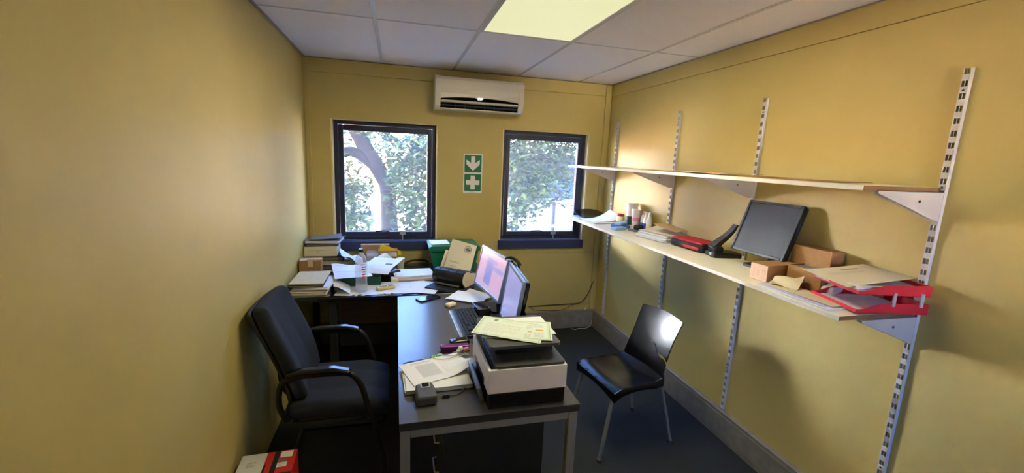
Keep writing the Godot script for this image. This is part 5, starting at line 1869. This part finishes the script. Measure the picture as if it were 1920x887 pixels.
	pile(st, 0.22, 0.3, 0.026, 7, 0.014, 61)
	solo(st, "paper_pile", M.paper, "lower untidy layer of the shelf paper stack", "paper", Vector3(2.635, y, 1.265), 0.12)
	st = S()
	pile(st, 0.21, 0.29, 0.018, 5, 0.01, 62)
	solo(st, "paper_pile", M.printerwhite, "upper layer of the shelf paper stack beside the red case", "paper", Vector3(2.655, y + 0.0265, 1.25), 0.2)
	st = S()
	sheet(st, at(Vector3.ZERO), 0.21, 0.297, func(u, v): return 0.002 + 0.03 * pow(u, 2.0) * (1.0 - v))
	solo(st, "paper_sheet", M.paperwarm, "cream sheet topping the shelf paper stack", "paper", Vector3(2.66, y + 0.0455, 1.245), 0.24)
	st = S()
	sheet(st, at(Vector3.ZERO), 0.15, 0.2, func(u, v): return 0.03 + 0.03 * (1.0 - v))
	solo(st, "card_sheet", M.cardlight, "brownish card with folded corner behind the shelf paper stack", "card", Vector3(2.68, y + 0.0475, 1.3), 0.3)
	# red and black zip case
	var rc := thing("zip_case", "red topped black zip case lying beside the hole punch", "case", Vector3(2.665, y, 1.60), 0.08)
	st = S()
	rbox(st, at(Vector3(0, 0.025, 0)), Vector3(0.17, 0.05, 0.3), 0.022, 8)
	part(st, "body", M.softblack, rc)
	st = S()
	rbox(st, at(Vector3(0, 0.054, 0)), Vector3(0.15, 0.016, 0.28), 0.007, 8)
	part(st, "red_top", M.redcloth, rc)
	st = S()
	rbox(st, at(Vector3(-0.086, 0.022, 0.06)), Vector3(0.006, 0.02, 0.14), 0.002, 3)
	part(st, "red_trim", M.redcloth, rc)
	# hole punch
	var hp := thing("hole_punch", "large grey black hole punch with its curved lever raised", "hole punch", Vector3(2.70, y, 1.84), -0.2)
	st = S()
	rbox(st, at(Vector3(0.0, 0.016, 0)), Vector3(0.2, 0.032, 0.12), 0.01, 6, func(p: Vector3):
		p.y *= 1.0 - 0.4 * smoothstep(0.0, 0.1, p.x)
		return p)
	part(st, "base", M.black, hp)
	st = S()
	rbox(st, at(Vector3(-0.06, 0.046, 0)), Vector3(0.06, 0.04, 0.085), 0.012, 5)
	part(st, "punch_head", M.softblack, hp)
	st = S()
	var lv := path([Vector3(-0.085, 0.05, 0), Vector3(-0.05, 0.085, 0), Vector3(-0.005, 0.125, 0), Vector3(0.03, 0.165, 0), Vector3(0.048, 0.2, 0)], 5)
	for i in lv.size() - 1:
		var t := float(i) / (lv.size() - 1)
		var a: Vector3 = lv[i]
		var b: Vector3 = lv[i + 1]
		box(st, at((a + b) * 0.5, 0, 0, atan2(b.y - a.y, b.x - a.x)), Vector3((b - a).length() * 1.25, lerpf(0.04, 0.01, t), lerpf(0.06, 0.05, t)), 0.004)
	part(st, "lever", mat(rgb(54, 55, 60), 0.4), hp)
	st = S()
	rbox(st, at(Vector3(-0.095, 0.02, 0.03)), Vector3(0.03, 0.02, 0.02), 0.005, 3)
	part(st, "catch", M.silver, hp)
	# spare monitor
	var dark := mat(rgb(17, 17, 28), 0.5)
	monitor("spare_monitor", "switched off square black monitor tilted back on lower shelf", Vector3(2.672, 1.417, 2.145), 0.03, 0.33, 0.348, 0.302, y, dark, M.black, M.black, Vector2(0.15, 0.2))
	# cartons
	var ca := carton("carton", "brown carton with handwriting on its end at shelf front", Vector3(2.568, y, 2.335), 0.1, Vector3(0.21, 0.08, 0.095), M.card)
	st = S()
	quad(st, Vector3(-0.1056, 0.002, -0.047), Vector3(-0.1056, 0.002, 0.047), Vector3(-0.1056, 0.081, 0.047), Vector3(-0.1056, 0.081, -0.047))
	part(st, "written_end", M.scribble, ca)
	carton("carton", "tall brown carton standing behind the others against the wall", Vector3(2.729, y, 2.415), 0.0, Vector3(0.08, 0.172, 0.21), M.card)
	var cb := carton("carton", "low open brown carton full of grey slips", Vector3(2.632, y, 2.485), 0.04, Vector3(0.105, 0.095, 0.17), M.card, true)
	st = S()
	for i in 9:
		box(st, at(Vector3(-0.04 + i * 0.01, 0.048, 0.0), 0, 0, -0.1), Vector3(0.006, 0.085, 0.15), 0.0008)
	part(st, "slips", M.grey, cb)
	# papers along the shelf front
	st = S()
	pile(st, 0.13, 0.35, 0.007, 4, 0.004, 71)
	solo(st, "paper_pile", M.paper, "white papers along the shelf front under the red trays", "paper", Vector3(2.448, y, 2.60), 0.02)
	for i in 2:
		st = S()
		sheet(st, at(Vector3.ZERO), 0.12, 0.33, func(u, v): return 0.0008 + 0.001 * sin(u * 5.0 + v * 3.0), 0.0012)
		solo(st, "paper_sheet", [mat(rgb(196, 198, 238), 0.7), M.manila][i], ["lilac sheet along the shelf front by the cartons", "cream sheet along the shelf front under the folded paper"][i], "paper", Vector3([2.452, 2.472][i], y + 0.0075 + i * 0.0034, [2.585, 2.60][i]), [-0.02, 0.05][i])
	st = S()
	sheet(st, at(Vector3.ZERO), 0.13, 0.12, func(u, v): return 0.002 + 0.05 * maxf(0.0, 1.0 - absf(u - 0.6) * 2.2) * (0.4 + 0.6 * v) + 0.006 * sin(u * 11.0 + v * 6.0), 0.0008, 14)
	solo(st, "crumpled_paper", M.manila, "folded cream paper in front of the open carton", "paper", Vector3(2.505, y + 0.0145, 2.475), 0.5)
	st = S()
	rbox(st, at(Vector3(0, 0.022, 0)), Vector3(0.07, 0.04, 0.06), 0.015, 5, func(p: Vector3): return p + Vector3(0.005 * sin(p.y * 90.0), 0.006 * sin(p.x * 90.0), 0.004 * sin(p.x * 70.0)))
	solo(st, "crumpled_paper", M.paper, "white crumpled tissue between open carton and red trays", "paper", Vector3(2.62, y + 0.003, 2.60), 0.3)
	# two red letter trays
	for k in 2:
		var tr := thing("letter_tray", ["lower red plastic letter tray at the shelf end", "upper red plastic letter tray holding papers at the shelf end"][k], "letter tray", Vector3(2.635, y + (0.0085 if k == 0 else 0.082), 2.745), -0.24, "stacked red letter trays")
		tr.rotation.z = 0.0
		st = S()
		var hw := 0.125
		slab(st, Vector3(-0.145, 0, -hw), Vector3(0.135, 0.003, hw), 0.001)
		part(st, "floor", M.red, tr)
		for s in [-1.0, 1.0]:
			st = S()
			var side := PackedVector2Array([Vector2(-0.15, 0.0)])
			for i in 9:
				var t := i / 8.0
				side.append(Vector2(-0.15 + t * 0.12, 0.014 + 0.027 * smoothstep(0.1, 1.0, t)))
			side.append(Vector2(0.135, 0.042))
			side.append(Vector2(0.135, 0.0))
			side.reverse()
			prism(st, at(Vector3(0, 0, s * hw - (0.0 if s < 0 else 0.004))), side, 0.004)
			part(st, "side", M.red, tr)
		st = S()
		slab(st, Vector3(0.132, 0, -hw), Vector3(0.136, 0.042, hw), 0.001)
		part(st, "back", M.red, tr)
		st = S()
		slab(st, Vector3(-0.152, 0.0, -hw), Vector3(-0.147, 0.015, hw), 0.001)
		part(st, "front_lip", M.red, tr)
		if k == 0:
			for px in [-0.01, 0.1]:
				st = S()
				box(st, at(Vector3(px, 0.058, hw + 0.003)), Vector3(0.014, 0.056, 0.006), 0.0015)
				part(st, "riser", M.clear, tr, "clear plastic riser")
	st = S()
	sheet(st, at(Vector3.ZERO), 0.25, 0.22, func(u, v): return 0.001 + 0.01 * u * v)
	solo(st, "paper_sheet", M.paper, "white papers inside the lower red tray", "paper", Vector3(2.62, y + 0.0125, 2.735), -0.2)
	st = S()
	pile(st, 0.265, 0.225, 0.024, 7, 0.004, 66)
	solo(st, "paper_pile", M.printerwhite, "grey white paper pile filling the upper red tray", "paper", Vector3(2.622, y + 0.0855, 2.733), -0.2)
	st = S()
	sheet(st, at(Vector3.ZERO), 0.29, 0.235, func(u, v): return 0.002 + 0.028 * pow(u, 1.5) - 0.012 * pow(1.0 - u, 3.0) * v, 0.0008, 12)
	solo(st, "printed_page", M.doc4, "buff printed sheet lying over the upper red tray", "paper", Vector3(2.605, y + 0.111, 2.70), -0.16)
	# upper shelf: flattened cardboard
	for i in 4:
		st = S()
		sheet(st, at(Vector3.ZERO), 0.26, [0.5, 0.4, 0.34, 0.4][i], func(u, v): return 0.0005 + 0.004 * u * v, 0.002)
		solo(st, "flat_cardboard", [M.card, M.cardlight, M.card, M.card][i], ["flattened brown cardboard on the upper shelf towards the window", "pale flattened cardboard on the upper shelf by the third upright", "flattened cardboard in the middle of the upper shelf", "flattened brown cardboard at the near end of upper shelf"][i], "cardboard", Vector3(2.53, SU + 0.0003 + [0.0, 0.0065, 0.0, 0.0][i], [1.55, 1.9, 2.1, 2.46][i]), [0.05, -0.1, 0.04, -0.03][i])

# ------------------------------------------------------------------ floor
func floor_things() -> void:
	var b := thing("toner_box", "red and white printed carton on the floor by left wall", "box", Vector3(0.148, 0, 2.10), 0.03)
	var st := S()
	slab(st, Vector3(-0.118, 0, -0.14), Vector3(0.118, 0.299, 0.14), 0.002)
	part(st, "carton", mat(rgb(196, 36, 26), 0.5), b)
	var top := page(360, 430, rgb(196, 36, 26), [["fill", 0.0, 0.0, 0.46, 0.5, rgb(206, 204, 198)], ["text", 0.14, 0.2, 0.3, 0.34, rgb(96, 96, 96), 9], ["fill", 0.6, 0.0, 0.7, 1.0, rgb(24, 20, 22)], ["fill", 0.46, 0.3, 0.5, 1.0, rgb(24, 20, 22)], ["fill", 0.72, 0.02, 0.94, 0.18, rgb(222, 218, 204)], ["fill", 0.7, 0.22, 0.86, 0.28, rgb(110, 104, 104)], ["fill", 0.7, 0.3, 0.88, 0.42, rgb(206, 214, 204)], ["text", 0.72, 0.33, 0.86, 0.4, rgb(110, 140, 130), 7], ["fill", 0.7, 0.56, 1.0, 0.62, rgb(24, 20, 22)]], 15)
	st = S()
	quad(st, Vector3(-0.1165, 0.2996, 0.1385), Vector3(0.1165, 0.2996, 0.1385), Vector3(0.1165, 0.2996, -0.1385), Vector3(-0.1165, 0.2996, -0.1385))
	part(st, "printed_top", top, b)
	st = S()
	tube(st, path([Vector3(2.03, 0.25, 0.008), Vector3(2.2, 0.255, 0.008), Vector3(2.45, 0.258, 0.008), Vector3(2.58, 0.262, 0.008), Vector3(2.64, 0.30, 0.009), Vector3(2.69, 0.38, 0.012), Vector3(2.735, 0.5, 0.012)], 5), 0.004, 6)
	solo(st, "wall_cable", M.brown, "dark cable tacked along the yellow wall above trunking", "cable")
	st = S()
	tube(st, path([Vector3(2.05, 0.242, 0.014), Vector3(2.1, 0.215, 0.02), Vector3(2.25, 0.2, 0.022), Vector3(2.4, 0.203, 0.022), Vector3(2.5, 0.24, 0.012), Vector3(2.53, 0.252, 0.014)], 5), 0.003, 6)
	solo(st, "wall_cable", M.brown, "thin dark cable drooping onto the trunking below the other cable", "cable")
	st = S()
	tube(st, path([Vector3(2.74, 0.09, 0.04), Vector3(2.715, 0.03, 0.06), Vector3(2.66, 0.006, 0.075), Vector3(2.58, 0.005, 0.07), Vector3(2.53, 0.005, 0.09), Vector3(2.50, 0.005, 0.06)], 6), 0.004, 6)
	solo(st, "loose_cord", M.cord, "pale loose cord on the carpet in the far corner", "cable")
	st = S()
	slab(st, Vector3(-0.012, 0, -0.006), Vector3(0.012, 0.022, 0.006), 0.002)
	solo(st, "cable_clip", M.cream, "small cream clip on the trunking in the far corner", "clip", Vector3(2.66, 0.1915, 0.018))
